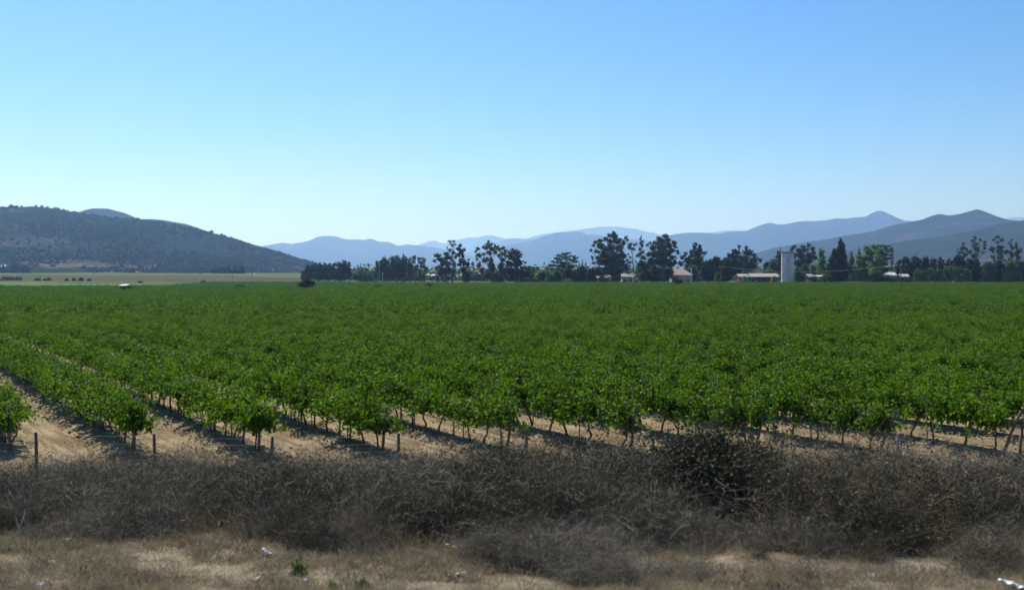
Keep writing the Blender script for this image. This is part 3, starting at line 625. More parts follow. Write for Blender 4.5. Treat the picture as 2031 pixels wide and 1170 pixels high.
bs = [(1405, 518, 24, 552, M_dark, 470, 'dark tree behind the concrete pole'), (1420, 511, 34, 552, M_dark, 475, 'dark bushy tree with a small peak right of the tiled house'), (1438, 517, 26, 553, M_dark, 465, 'dark rounded tree left of the big spiky cypress'), (1373, 525, 22, 554, M_green, 460, 'green tree behind the right end of the tiled house'), (1424, 540, 14, 554, M_green, 440, 'low green bush left of the front wooden pole')]
for x, t, w_, b, m_, d_, lb in bs: tree(RO, lb, d_, x, dome(x - w_ * .5, x + w_ * .5, t, b + 2, 8, int(x)), m_, .45, 1.1, 'flame' if m_ is M_dark else 'round', 'tree', .3, sub=5)
tree(CY, 'big dark cypress with spiky upward shoots above the low sheds', 470, 1470, [(1467, 491, 2.5, 4), (1478, 493, 3, 4), (1456, 500, 4, 4), (1466, 500, 6, 4), (1478, 502, 7, 5), (1490, 503, 5, 4), (1498, 507, 4, 3), (1450, 508, 5, 4), (1462, 511, 9, 6), (1478, 513, 11, 6), (1494, 516, 7, 5), (1446, 519, 8, 6), (1462, 525, 13, 8), (1483, 527, 13, 8), (1499, 528, 5, 5), (1450, 538, 12, 9), (1473, 541, 14, 8), (1492, 541, 10, 7), (1508, 517, 2.5, 4)], M_dark, .45, 1.2, 'flame', 'cypress', .6, sub=6)
bs = [(1477, 537, 18, 548, M_green, 455, 'round green treetop behind the left shed roof'), (1491, 538, 17, 548, M_green, 453, 'second round green treetop behind the shed roofs'), (1521, 519, 16, 550, M_dark, 480, 'dark round shrub left of the concrete silo'), (1532, 512, 22, 552, M_green, 470, 'yellow green tree touching the left side of the silo'), (1528, 532, 26, 556, M_green, 462, 'low green shrub between shed and silo'), (1546, 497, 18, 535, M_dark, 500, 'dark tree peeping above the left edge of the silo')]
for x, t, w_, b, m_, d_, lb in bs: tree(RO, lb, d_, x, dome(x - w_ * .5, x + w_ * .5, t, b + 2, 7, int(x)), m_, .45, 1, 'round', 'tree', .25, sub=5)
tree(EU, 'broad eucalyptus group crown right behind the silo', 510, 1594, [(1578, 489, 5, 3.5), (1590, 490, 6, 4), (1604, 487, 5, 4), (1610, 493, 5, 4), (1598, 496, 8, 5), (1582, 497, 7, 5), (1570, 495, 5, 4), (1614, 501, 5, 4), (1603, 506, 9, 6), (1588, 507, 9, 6), (1574, 507, 7, 6), (1616, 512, 4, 5), (1600, 519, 11, 7), (1582, 521, 10, 7), (1590, 533, 12, 8)], M_euc, .46, 1, 'euc', 'eucalyptus', .5, sub=6)
bs = [(1583, 530, 22, 556, M_green, 460, 'green bush touching the right side of the silo'), (1596, 522, 20, 556, M_green, 465, 'small bright tree right of the silo'), (1612, 523, 24, 556, M_bright, 468, 'light green round tree behind the pink roof'), (1600, 539, 26, 557, M_dark, 455, 'dark low bush left of the pink roof'), (1640, 540, 16, 558, M_green, 430, 'low green bush between poplar and dark cypress pair')]
for x, t, w_, b, m_, d_, lb in bs: tree(RO, lb, d_, x, dome(x - w_ * .5, x + w_ * .5, t, b + 2, 7, int(x)), m_, .42, 1, 'round', 'tree', .2, sub=5)
tree('poplar', 'single dark green poplar standing clear between silo and cypress pair', 455, 1629, [(1628, 496, 3, 4), (1633, 499, 3, 4)] + column(1629.5, 497, 549, 16.5, .35), M_bright, .42, 1.2, 'spire', 'poplar', .3, sub=4)
tree(CY, 'tallest pointed dark cypress of the pair', 420, 1670, column(1668, 478, 558, 29, .55, 11) + [(1665, 482, 2.5, 5), (1673, 485, 3, 6)], M_dark, .42, 1.5, 'spire', 'cypress', .4, sub=5)
tree(CY, 'shorter rounded cypress leaning against the tallest one', 418, 1656, column(1655, 499, 558, 24, .4, 8), M_dark, .42, 1.5, 'spire', 'cypress', .3, sub=5)
bs = [(1690, 502, 13, 545, M_dark, 560, 'hazy blue conical tree right of the tall cypress'), (1704, 495, 12, 545, M_dark, 470, 'narrow dark tree left of the big green broad tree')]
for x, t, w_, b, m_, d_, lb in bs: tree(RO, lb, d_, x, column(x, t, b, w_, .5, 7), m_, .45, 1.1, 'spire', 'tree', .25, sub=4)
tree('cedar', 'dark cedar with flat side branches behind the big green tree', 440, 1748, [(1742, 489, 9, 2.5), (1757, 490, 6, 1.2), (1762, 494, 5, 1), (1748, 495, 12, 3), (1760, 499, 6, 1.2), (1751, 503, 12, 4), (1763, 507, 5, 1.5), (1753, 513, 12, 5), (1748, 524, 14, 6), (1745, 538, 14, 8)], M_dark, .4, 1.1, 'fan', 'cedar', .4, sub=5)
tree(RO, 'big dense green tree sloping down to the left beside the cedar', 418, 1728, [(1733, 489, 7, 4), (1722, 493, 7, 5), (1741, 495, 7, 5), (1731, 501, 10, 6), (1715, 502, 6, 6), (1708, 510, 6, 5), (1722, 512, 11, 7), (1738, 513, 11, 8), (1703, 519, 6, 5), (1715, 524, 10, 7), (1733, 527, 13, 8), (1697, 531, 7, 6), (1710, 537, 10, 8), (1728, 541, 12, 9), (1694, 546, 6, 8), (1704, 551, 7, 7), (1722, 552, 13, 7), (1738, 550, 9, 7), (1744, 534, 7, 10)], M_bright, .42, 1.25, 'round', 'tree', .5, sub=6)
tree('poplar', 'pale narrow poplar right of the cedar branches', 460, 1769, column(1769, 491, 545, 6.5, .2), M_green, .42, 1, 'spire', 'poplar', .2, sub=3)
bs = [(1784, 515, 18, 548, M_dark, 455, 'dark tree left of the crossarm pole'), (1798, 510, 24, 552, M_dark, 450, 'dark spreading tree behind the crossarm pole'), (1818, 506, 26, 553, M_dark, 452, 'flat topped dark tree with pale branches'), (1835, 509, 22, 553, M_brown, 450, 'brown green tree right of the flat topped tree'),
      (1852, 512, 18, 553, M_brown, 452, 'reddish brown tree, first of the autumnal row'), (1866, 510, 18, 553, M_brown, 450, 'reddish brown tree, second of the autumnal row'), (1881, 512, 18, 553, M_brown, 453, 'dull brown tree, third of the autumnal row'), (1902, 505, 26, 553, M_brown, 448, 'dark olive brown tree below the twin eucalyptus crowns'),
      (1925, 510, 28, 555, M_dark, 446, 'dark broad tree right of the olive brown tree'), (1938, 514, 20, 556, M_brown, 444, 'dark brown tree with green bush before it'), (1958, 518, 28, 557, M_green, 440, 'green brown bush below the tufted eucalyptus'), (1978, 517, 32, 557, M_brown, 445, 'olive bush left of the two slim eucalyptus trunks'), (2001, 518, 34, 558, M_green, 442, 'green sloping bush near the right edge'), (2024, 517, 32, 556, M_brown, 448, 'brown bush at the right edge of the tree line')]
for x, t, w_, b, m_, d_, lb in bs: tree(RO, lb, d_, x, dome(x - w_ * .5, x + w_ * .5, t, b + 2, 8, int(x)), m_, .45, 1.1, 'round', 'tree', .3, sub=5)
for x, t, w_, lb in [(1822, 534, 22, 'light green feathery bamboo clump at the left of the front hedge'), (1842, 530, 22, 'feathery green bamboo clump, second of the front hedge'), (1862, 532, 22, 'pale green bamboo clump in the middle of the front hedge'), (1882, 527, 24, 'tall pale bamboo clump right of the hedge centre'), (1902, 530, 22, 'silvery green bamboo clump before the brown trees'), (1917, 533, 20, 'last bamboo clump at the right of the front hedge')]:
    tree('bamboo', lb, 405, x, [(x - 6, t + 10, 5, 8), (x, t + 7, 5, 8), (x + 6, t + 12, 5, 9), (x, t + 20, 9, 8)], M_green, .4, .9, 'spire', 'bamboo', .08, 'bamboo clumps of the front hedge', sub=5)
tree(EU, 'thin crowned eucalyptus with bare side limbs, right part of the tree line', 470, 1915, [(1909, 484, 2.5, 4), (1904, 492, 4, 4), (1915, 484, 3, 3), (1911, 492, 5, 5), (1917, 496, 5, 5), (1905, 501, 5, 4), (1913, 505, 6, 5), (1899, 496, 2, 2)], M_euc, .4, .8, 'euc', 'eucalyptus', .35, sub=4, bare=9)
tree(EU, 'arched see-through eucalyptus crown with hanging right side', 465, 1936, [(1936, 472, 5, 3), (1930, 478, 5, 4), (1942, 476, 4, 3), (1950, 480, 4, 4), (1929, 486, 6, 5), (1940, 484, 4, 3), (1953, 486, 4, 4), (1953, 493, 3.5, 4), (1950, 501, 4, 4), (1933, 494, 6, 5), (1941, 500, 4, 4), (1935, 508, 8, 6), (1925, 500, 5, 5)], M_euc, .4, .8, 'euc', 'eucalyptus', .4, sub=4, bare=6)
tree(EU, 'eucalyptus with a separate round tuft on top near the right edge', 460, 1980, [(1979, 471, 4, 3), (1974, 475, 4, 3), (1982, 477, 5, 4), (1976, 481, 4, 2.5), (1973, 491, 5, 4), (1983, 491, 6, 5), (1968, 497, 5, 4), (1979, 500, 8, 6), (1991, 500, 5, 5), (1974, 510, 5, 4), (1988, 510, 6, 5), (1995, 519, 5, 5), (1969, 516, 3, 4)], M_euc, .42, .95, 'euc', 'eucalyptus', .4, sub=5)
tree(EU, 'slim straight eucalyptus, left one of the last two', 455, 2005, [(2005, 476, 2.2, 4), (2004, 484, 3.5, 4), (2006, 491, 4, 5), (2003, 500, 4.5, 5), (2006, 509, 4.5, 6), (2004, 518, 5, 6)], M_euc, .4, .85, 'euc', 'eucalyptus', .3, sub=4)
tree(EU, 'slim straight eucalyptus, last one at the right edge', 458, 2018, [(2017, 485, 3, 4), (2016, 492, 4.5, 5), (2021, 497, 5, 5), (2017, 503, 6, 6), (2022, 511, 5, 6), (2017, 518, 5, 5)], M_euc, .4, .9, 'euc', 'eucalyptus', .3, sub=4)
# bushes inside or at the edge of the vineyard
tree('shrub', 'lone dark olive shrub rising above the vines at left centre', 252, 608, [(598, 563, 7, 4.5), (607, 560, 9, 5), (617, 561, 7, 4.5), (609, 566, 10, 4.5), (600, 567, 7, 3.5), (612, 556, 5, 2)], M_olive, .28, 1.6, 'round', 'shrub', .2, sub=8)
for x, t, w_, D_, lb in [(475, 565, 22, 255, 'low brownish shrub between vines left of the lone dark one'), (253, 567, 18, 250, 'small brown shrub beside the white hut roof'), (751, 565, 24, 268, 'flat brown shrub patch between vines below the second grove'), (850, 562, 13, 275, 'small grey brown shrub below the white shed'), (1346, 553, 16, 330, 'grey brown bush below the tiled roof house'), (798, 551, 7, 420, 'tiny dark green bush in front of the second grove'), (1627, 552, 10, 380, 'yellowish bush right of the pink roof'), (573, 567, 18, 262, 'low dull shrub left of the lone dark one')]:
    tree('shrub', lb, D_, x, dome(x - w_ * .5, x + w_ * .5, t, t + 9, 5, int(x)), M_brown if D_ < 340 else M_green, .25, 1.2, 'round', 'shrub', .1, sub=5, base_z=0)
# bushes along the far left field edge and at the hill foot
for i, (x, t, w_, D_, lb) in enumerate([(12, 548, 26, 620, 'dark hedge bush at the left edge between two fields'), (34, 549, 20, 620, 'second dark hedge bush at the left field edge'), (74, 551, 13, 600, 'round bush beside the bright field, left of a pair'), (94, 551, 16, 600, 'wide round bush beside the bright field'), (132, 552, 7, 590, 'small round bush in the left field edge, left of three'), (146, 551, 7, 590, 'small pointed bush in the left field edge'), (161, 550, 10, 590, 'taller small bush in the left field edge'), (177, 553, 10, 590, 'low round bush right of three small ones'), (402, 556, 10, 560, 'dark bush at the right part of the dry field edge'), (278, 557, 10, 520, 'small dark bush on the near edge of the dry field'),
      (8, 525, 26, 1150, 'dark tree clump at the left edge below the hill'), (30, 522, 26, 1160, 'tree clump at the hill foot near the left edge'), (48, 526, 20, 1150, 'green tree at the start of the far green field')]):
    tree('bush' if i < 10 else RO, lb, D_, x, dome(x - w_ * .5, x + w_ * .5, t, t + (9 if i < 10 else 18), 5, int(x)), M_dark, .6 if i < 10 else .9, 1, 'round', 'bush' if i < 10 else 'tree', .12, sub=4, vis=i > 9)
for x, t, w_, lb in [(425, 529, 16, 'left tree of the dark copse at the foot of the hill'), (440, 526, 16, 'second tree of the dark copse at the foot of the hill'), (453, 527, 14, 'middle tree of the dark copse at the foot of the hill'), (466, 524, 16, 'tall tree of the dark copse at the foot of the hill'), (480, 526, 16, 'right tree of the dark copse at the foot of the hill'), (375, 540, 18, 'low tree left of the dark copse, below the bare patch'), (355, 541, 14, 'small low tree furthest left of the dark copse'), (398, 538, 12, 'small tree next to the bare sandy patch')]:
    tree(RO, lb, 1080, x, dome(x - w_ * .5, x + w_ * .5, t, 548, 6, int(x)), M_dark, .9, 1, 'round', 'tree', .3, 'trees of the copse at the hill foot' if x > 420 else None, sub=4)

for x, w_, lb in [(1745, 22, 'dark hedge bush in front of the long low white building, left part'), (1763, 22, 'dark hedge bush in front of the long low white building, middle'), (1781, 22, 'dark hedge bush between long white building and crossarm pole'), (1800, 20, 'dark hedge bush right of the crossarm pole'), (1612, 16, 'low dark bush in front of the pink roofed house'), (1632, 14, 'low green bush in front of the white lean-to'), (1222, 14, 'low dark bush at the foot of the largest eucalyptus'), (1476, 10, 'yellow green bush before the left red shed'), (1487, 9, 'yellow green bush between the two red sheds'), (1534, 12, 'yellow green bush before the right end of the red shed'), (1195, 16, 'low dark bush before the patchy tiled house'), (1340, 14, 'dark bush hiding the left wall of the pinkish tiled house')]:
    tp = 547.5 if w_ < 20 else 549.5
    tree('bush', lb, 415, x, dome(x - w_ * .55, x + w_ * .55, tp, 561, 6, int(x)), M_bright if 'yellow' in lb else M_dark, .38, 1.1, 'round', 'bush', .1, sub=5)

# far-off belt of trees closing the plain behind the farm
wv = []
for i in range(4):
    r = np.random.default_rng(600 + i); q = r.normal(size=(150, 3)) * (.34, .34, .3)
    V, Fc = leaves(q + (0, 0, .55), r.uniform(.14, .3, 150), 1.3, None, .4, r); V[:, 2] = np.maximum(V[:, 2], 0); wv.append(mesh('b', V, Fc, M_dark if i % 2 else M_green, link=False))
r = np.random.default_rng(31); WP = []; WS = []
for _ in range(1500):
    D = r.uniform(620, 1000); u = r.uniform(700, 2500); x = (u - CX) * D / F
    if noise.noise(Vector((u * .02, D * .01, 4))) < -.25: continue
    WP.append((x, D, gz(x, D))); WS.append(r.uniform(4, 7.5) if u > 1500 else r.uniform(4.5, 8))
n_ = len(WP); WS = np.array(WS)
scatter('distant_wood', np.array(WP), r.uniform(0, 6, n_), np.c_[WS * 1.3, WS * 1.3, WS], r.integers(0, 4, n_), wv, 'hazy far-off belt of trees behind the farm', 'woodland')

# ------------------------------------------------------------------ scrub scattered over the left hill
sv = []
for i in range(4):
    r = np.random.default_rng(500 + i); q = r.normal(size=(70, 3)); q /= np.linalg.norm(q, axis=1, keepdims=True); q *= r.random((70, 1)) ** .4
    V, Fc = leaves(q * (1, 1, .75) + (0, 0, .55), r.uniform(.5, .8, 70), 1.2, None, .5, r); sv.append(mesh('b', V, Fc, M_dark, link=False))
SP = []; r = np.random.default_rng(11); nv_, nx_ = hill_rows.shape[:2]
while len(SP) < 11500:
    a, b = r.random() ** .8 * 45.9, r.random() * (nx_ - 1.01); i, j = int(a), int(b); p = hill_rows[i, j] * (1 - (a - i)) + hill_rows[i + 1, j] * (a - i); q = hill_rows[i, j + 1] * (1 - (a - i)) + hill_rows[i + 1, j + 1] * (a - i)
    p = p * (1 - (b - j)) + q * (b - j)
    if p[2] < 3: continue
    dn = noise.noise(Vector((p[0] * .006, p[1] * .004, 3))) + .5 * noise.noise(Vector((p[0] * .02, p[1] * .012, 7)))
    if r.random() < .55 + dn * 1.5 + (.1 if p[2] < 30 else 0): SP.append(p)
SP = np.array(SP); n_ = len(SP)
scatter('hill_scrub', SP, r.uniform(0, 6.28, n_), r.uniform(1.2, 3.1, n_) * np.where(r.random(n_) > .96, 1.5, 1), r.integers(0, 4, n_), sv, 'dark scrub bushes covering the near left hill', 'scrub')

# ------------------------------------------------------------------ buildings
M_wallw = plain('white_wall', (.3, .29, .26), (.42, .4, .37), .7, .85)
M_tile = plain('clay_tile', (.21, .13, .1), (.40, .30, .25), 1.1, .9, .03)
M_gtile = plain('grey_tile', (.22, .19, .17), (.34, .3, .27), 1.1, .9, .03)
M_red = plain('red_brown_wall', (.07, .028, .02), (.13, .055, .04), .8, .9)
M_metal = plain('pale_roof', (.34, .33, .34), (.48, .46, .46), .5, .6)
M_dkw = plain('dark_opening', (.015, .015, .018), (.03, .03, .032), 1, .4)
def house(name, label, x0, x1, ytop, yeave, ybase, D, depth, roofm, wallm, kind='gable', over=.5, wins=(), dxs=0., rot=0.):
    k = D / F; X = ((x0 + x1) / 2 - CX) * k; W = (x1 - x0) * k; zb = 0.; zg = gz(X, D) if D < 430 or X > -40 else gz(X, D)
    zt = H - (ytop - HY) * k; ze = H - (yeave - HY) * k; zb = zg
    e = empty(name, (X, D, zb), label, 'house' if 'hut' not in name and 'shed' not in name else 'shed', rz=rot)
    hw = W / 2 - over; m = MB(); zt -= zb; ze -= zb
    m.box((-hw, 0, -.2), (hw, depth, ze)); 
    m.build('wall', wallm, e)
    m = MB(); ov = over; t = .16
    if kind == 'gable':        # ridge along x
        yv = depth / 2
        for s in (0, 1):
            ya, yb = (-ov, yv) if s == 0 else (depth + ov, yv)
            V = [(-W / 2, ya, ze - .1), (W / 2, ya, ze - .1), (W / 2, yb, zt), (-W / 2, yb, zt)]; V += [(a, b, c + t) for a, b, c in V]
            m.add(V, [(0, 1, 2, 3), (7, 6, 5, 4), (0, 4, 5, 1), (1, 5, 6, 2), (2, 6, 7, 3), (3, 7, 4, 0)])
        for s in (-1, 1): m.add([(s * hw, 0, ze), (s * hw, depth, ze), (s * hw, yv, zt - .05)], [(0, 1, 2)])
    elif kind == 'hip':
        rx_ = W / 2 * .5; yv = depth / 2; o = dxs
        V = [(-W / 2, -ov, ze - .1), (W / 2, -ov, ze - .1), (W / 2, depth + ov, ze - .1), (-W / 2, depth + ov, ze - .1), (-rx_ + o, yv, zt), (rx_ + o, yv, zt)]
        m.add(V, [(0, 1, 5, 4), (1, 2, 5), (2, 3, 4, 5), (3, 0, 4), (3, 2, 1, 0)])
    elif kind == 'front':      # gable facing the viewer
        for s in (-1, 1):
            V = [(s * W / 2, -ov, ze - .1), (0, -ov, zt), (0, depth + ov, zt), (s * W / 2, depth + ov, ze - .1)]; V += [(a, b, c + t) for a, b, c in V]
            m.add(V, [(0, 1, 2, 3), (7, 6, 5, 4), (0, 4, 5, 1), (1, 5, 6, 2), (2, 6, 7, 3), (3, 7, 4, 0)])
        m.add([(-hw, 0, ze), (hw, 0, ze), (0, 0, zt - .05)], [(0, 1, 2)])
    else:
        m.add([(-W / 2, -ov, ze), (W / 2, -ov, ze), (W / 2, depth + ov, zt), (-W / 2, depth + ov, zt), (-W / 2, -ov, ze + t), (W / 2, -ov, ze + t), (W / 2, depth + ov, zt + t), (-W / 2, depth + ov, zt + t)],
              [(0, 1, 2, 3), (7, 6, 5, 4), (0, 4, 5, 1), (1, 5, 6, 2), (2, 6, 7, 3), (3, 7, 4, 0)])
    m.build('roof', roofm, e)
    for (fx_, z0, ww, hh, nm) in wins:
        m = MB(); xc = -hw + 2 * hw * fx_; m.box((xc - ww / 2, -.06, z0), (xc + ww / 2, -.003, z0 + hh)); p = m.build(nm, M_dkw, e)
        if nm == 'window':
            f = MB(); 
            for a in ((xc - ww / 2 - .08, z0 - .08, xc + ww / 2 + .08, z0), (xc - ww / 2 - .08, z0 + hh, xc + ww / 2 + .08, z0 + hh + .08), (xc - ww / 2 - .08, z0, xc - ww / 2, z0 + hh), (xc + ww / 2, z0, xc + ww / 2 + .08, z0 + hh)): f.box((a[0], -.09, a[1]), (a[2], -.004, a[3]))
            f.build('frame', M_white, p)
    return e
W1 = (.2, 1.4, 1.1, 1.1, 'window'); W2 = (.8, 1.4, 1.1, 1.1, 'window'); DR = (.5, 0, 1, 2.1, 'door')
house('tiled_house', 'house with pinkish clay tile hip roof beside the broad eucalyptus', 1331, 1375, 533, 545, 554, 440, 9, M_tile, M_wallw, 'hip', .6, (W1, W2, DR), -1.2)
house('small_house', 'small roof corner peeping left of the broad eucalyptus trunk', 1298, 1312, 534, 539, 552, 446, 6, M_gtile, M_dkw, 'mono', .4, ())
house('low_house', 'low house with grey brown tile roof right of the largest eucalyptus', 1232, 1262, 543, 549, 557, 440, 6, M_gtile, M_wallw, 'gable', .4, (W1, (.75, .3, 1.6, 2, 'door')))
house('gabled_annex', 'pale gabled annex at the right end of the low tiled house', 1254, 1268, 545, 550, 557, 437, 5, M_gtile, M_wallw, 'front', .3, ((.5, .2, 1.2, 1.8, 'door'),))
house('tiled_house', 'low house with patchy tile roof left of the largest eucalyptus', 1181, 1214, 546, 551, 557, 436, 7, M_tile, M_wallw, 'gable', .4, (W1, W2, DR))
house('shed', 'low dark red shed with grey roof, left one of the pair', 1465, 1491, 544, 549, 558, 425, 8, M_gtile, M_red, 'gable', .5, ((.5, .2, 2, 2, 'door'),))
house('shed', 'longer dark red shed with grey roof, right one of the pair', 1488, 1546, 543, 549, 558, 422, 9, M_gtile, M_red, 'gable', .5, ((.15, .9, 1, 1, 'window'), (.4, .2, 3, 2.1, 'door'), (.72, .9, 1, 1, 'window')))
house('pink_house', 'small house with pink tile roof right of the silo', 1604, 1624, 543, 549, 556, 432, 6, M_tile, M_red, 'hip', .4, (W1,), -1.5)
house('lean_to', 'flat white roofed lean-to right of the pink roofed house', 1622, 1640, 546.5, 549, 556, 430, 5, M_metal, M_wallw, 'mono', .3, ())
house('white_house', 'long low white building with flat roof behind the hedge', 1738, 1780, 543, 546, 556, 440, 7, M_metal, M_wallw, 'gable', .3, (W1, DR, W2))
house('white_house', 'smaller taller pale roof behind the long low white building', 1753, 1778, 540.5, 543.5, 556, 452, 6, M_metal, M_wallw, 'gable', .3, ())
house('shed', 'small shed with slanting white roof beside the crossarm pole', 1786, 1804, 544, 548.5, 556, 438, 4, M_metal, M_wallw, 'gable', .3, ())
house('shed', 'long low white shed seen between the two groves of eucalyptus', 829, 868, 544, 547.5, 551, 700, 12, M_metal, M_wallw, 'gable', .5, ((.2, .2, 3, 2, 'door'), (.7, .2, 3, 2, 'door')))
house('shed', 'white shed partly hidden behind the trunks of the second grove', 816, 833, 543.5, 548, 551, 690, 10, M_metal, M_wallw, 'gable', .4, ((.5, .2, 3, 2.4, 'door'),))
house('shed', 'grey shed seen between the trunks of the tall trio', 868, 912, 545.5, 548, 551, 720, 12, M_gtile, M_wallw, 'gable', .5, ((.3, .2, 3, 2, 'door'),))
house('hut', 'tiny pump hut whose white roof shows above the vines', 236, 249, 565.5, 567.5, 575, 222, 2.2, M_white, M_red, 'mono', .2, ((.5, .1, .7, 1.4, 'door'),))
house('small_house', 'tiny white farmhouse at the foot of the near hill', 497, 504, 542, 544, 549, 1000, 5, M_metal, M_wallw, 'front', .4, ((.5, .2, 1.2, 2, 'door'),))
house('small_house', 'tiny white roofed house at the left edge below the hill', 0, 10, 526, 529, 533, 1190, 6, M_metal, M_wallw, 'gable', .4, ((.5, .2, 1.2, 2, 'door'),))

# silo
D_ = 440; k_ = D_ / F; R_ = 12.3 * k_; X_ = (1562 - CX) * k_; hs_ = H + (HY - 500) * k_
sl = empty('silo', (X_, D_, 0), 'tall round pale concrete silo beside the low red sheds', 'silo')
ms_ = Mat('concrete'); tc_ = ms_.n('ShaderNodeTexCoord'); mp_ = ms_.n('ShaderNodeMapping'); mp_.inputs['Scale'].default_value = (1.2, 1.2, .12); ms_.l(tc_.outputs['Object'], mp_.inputs[0])
ms_.col(ms_.ramp(ms_.noise(1, 5, .65, mp_.outputs[0]), [(.32, (.36, .35, .33)), (.58, (.66, .65, .64))])); ms_.p.inputs['Roughness'].default_value = .9
m = MB(); prof = [(0, R_)]; nband = 9
for i in range(nband):
    z0 = hs_ * i / nband; z1 = hs_ * (i + 1) / nband; prof += [(z0 + .05, R_), (z1 - .1, R_), (z1 - .07, R_ + .05), (z1, R_ + .05)]
V = []; n = 40
for z, r_ in prof: V += [(r_ * math.cos(6.28319 * i / n), r_ * math.sin(6.28319 * i / n), z) for i in range(n)]
Fq_ = [(a * n + i, a * n + (i + 1) % n, (a + 1) * n + (i + 1) % n, (a + 1) * n + i) for a in range(len(prof) - 1) for i in range(n)]
m.add(V, Fq_); m.build('wall', ms_.m, sl, False)
m = MB(); a0 = .35
for z, r_ in ((hs_ - .9, R_ + .02), (hs_ + .05, R_ + .14), (hs_ + .25, R_ + .14), (hs_ + .4, R_ - .2)): pass
V = []; pr = [(hs_ - .7, R_ + .07), (hs_ - .7, R_ + .16), (hs_ + .15, R_ + .16), (hs_ + .15, R_ - .3), (hs_ - .3, R_ - .35), (hs_ - .3, .05)]
for z, r_ in pr: V += [(r_ * math.cos(6.28319 * i / n), r_ * math.sin(6.28319 * i / n), z) for i in range(n)]
m.add(V, [(a * n + i, a * n + (i + 1) % n, (a + 1) * n + (i + 1) % n, (a + 1) * n + i) for a in range(len(pr) - 1) for i in range(n)]); m.build('rim', M_gtile, sl)
m = MB(); xl = R_ * .35; yl = -math.sqrt(R_ ** 2 - xl ** 2) - .25
m.box((xl - .55, yl - .45, .5), (xl + .55, yl + .12, hs_ - 2.2)); m.build('chute', ms_.m, sl)
m = MB()
for s in (-.25, .25): m.tube([(-xl * .2 + s, -R_ - .3, .5), (-xl * .2 + s, -R_ - .3, hs_)], .03, 5)
z = .7
while z < hs_: m.tube([(-xl * .2 - .25, -R_ - .3, z), (-xl * .2 + .25, -R_ - .3, z)], .02, 4); z += .45
m.build('ladder', M_wire, sl)

# power poles and lines
def pole(x, ytop, D, label, arm=1.6, r=.13, mat=M_post, n_ins=3):
    k = D / F; X = (x - CX) * k; zg = gz(X, D); zt = H - (ytop - HY) * k - zg
    e = empty('power_pole', (X, D, zg), label, 'power pole')
    m = MB(); m.tube([(0, 0, -.5), (0, 0, zt)], [r, r * .7], 8); m.build('pole', mat, e, True)
    if arm:
        m = MB(); m.box((-arm / 2, -.2, zt - .45), (arm / 2, -.1, zt - .3)); a = m.build('crossarm', mat, e)
        for i in range(n_ins):
            xx = -arm / 2 * .9 + arm * .9 * i / (n_ins - 1); q = MB(); q.tube([(xx, -.15, zt - .3), (xx, -.15, zt - .2), (xx, -.15, zt - .1)], [.03, .055, .03], 6); q.build('insulator', M_white, a)
    return Vector((X, D, zg + zt - .1))
def cable(a, b, sag, label, r=.012):
    mid = (a + b) / 2; m = MB(); pl = [((a + (b - a) * t) - mid + Vector((0, 0, -sag * 4 * t * (1 - t)))) for t in np.linspace(0, 1, 25)]
    m.tube(pl, r, 4); o = m.build('power_line', M_wire); o.location = mid; tag(o, label, 'power line')
pa = pole(1431, 527, 200, 'thin wooden power pole rising from the vines left of the sheds', .9, .09, M_post, 2)
pb = pole(1787, 523, 180, 'wooden power pole with crossarm rising from the vines at right', 1.9, .1, M_post, 3)
cable(pa, pb, 1.25, 'single sagging power line between the two poles in the vines', .014)
pe = pole(1371, 532, 430, 'pale concrete pole right of the pink tiled house', .8, .14, M_white, 2)
pl_ = [(80, 'left edge field'), (330, 'middle of the dry field'), (461, 'right part of the dry field'), (500, 'dry field left of the grove'), (622, 'front of the tight dark grove'), (759, 'front of the second grove')]
prev = []
for i, (x, lb) in enumerate(pl_):
    top = pole(x, 541 if x > 550 else 546, 520, f'thin distant power pole standing at the {lb}', 1.2, .11, M_white if x == 759 else M_post, 2); prev.append(top)
end = Vector(px(1000, 541, 520)); prev.append(end)
for a, b, lb in zip(prev[3:-1], prev[4:], ['thin distant line running to the tight grove pole', 'thin distant line between the two grove poles', 'thin distant line running right from the second grove pole']): cable(a, b, .8, lb, .02)

# ------------------------------------------------------------------ dry roadside brush
def ribbons(P0, Dr, L, wd, seg, r, curl=.25, grav=-.05):
    """thin bent strips: P0 (N,3) start, Dr (N,3) direction, L length, wd width"""
    N = len(P0); p = P0.copy(); d = Dr / np.linalg.norm(Dr, axis=1, keepdims=True); side = np.cross(d, r.normal(size=(N, 3))); side /= np.linalg.norm(side, axis=1, keepdims=True)
    rows = []; L = np.broadcast_to(L, (N,))[:, None]; wd = np.broadcast_to(wd, (N,))[:, None]; path = [p]
    for s in range(seg + 1):
        w_ = wd * (1 - .75 * s / seg); rows.append(np.stack([p - side * w_ / 2, p + side * w_ / 2], 1))
        d = d + r.normal(size=(N, 3)) * curl; d[:, 2] += grav; d /= np.linalg.norm(d, axis=1, keepdims=True); p = p + d * L / seg; path.append(p)
    V = np.stack(rows, 1).reshape(-1, 3); b = (np.arange(N) * (seg + 1) * 2)[:, None]; Fs = []
    for s in range(seg):
        a = b + 2 * s; Fs += [np.concatenate([a, a + 1, a + 3], 1), np.concatenate([a, a + 3, a + 2], 1)]
    return V, np.stack(Fs, 1).reshape(-1, 3), path
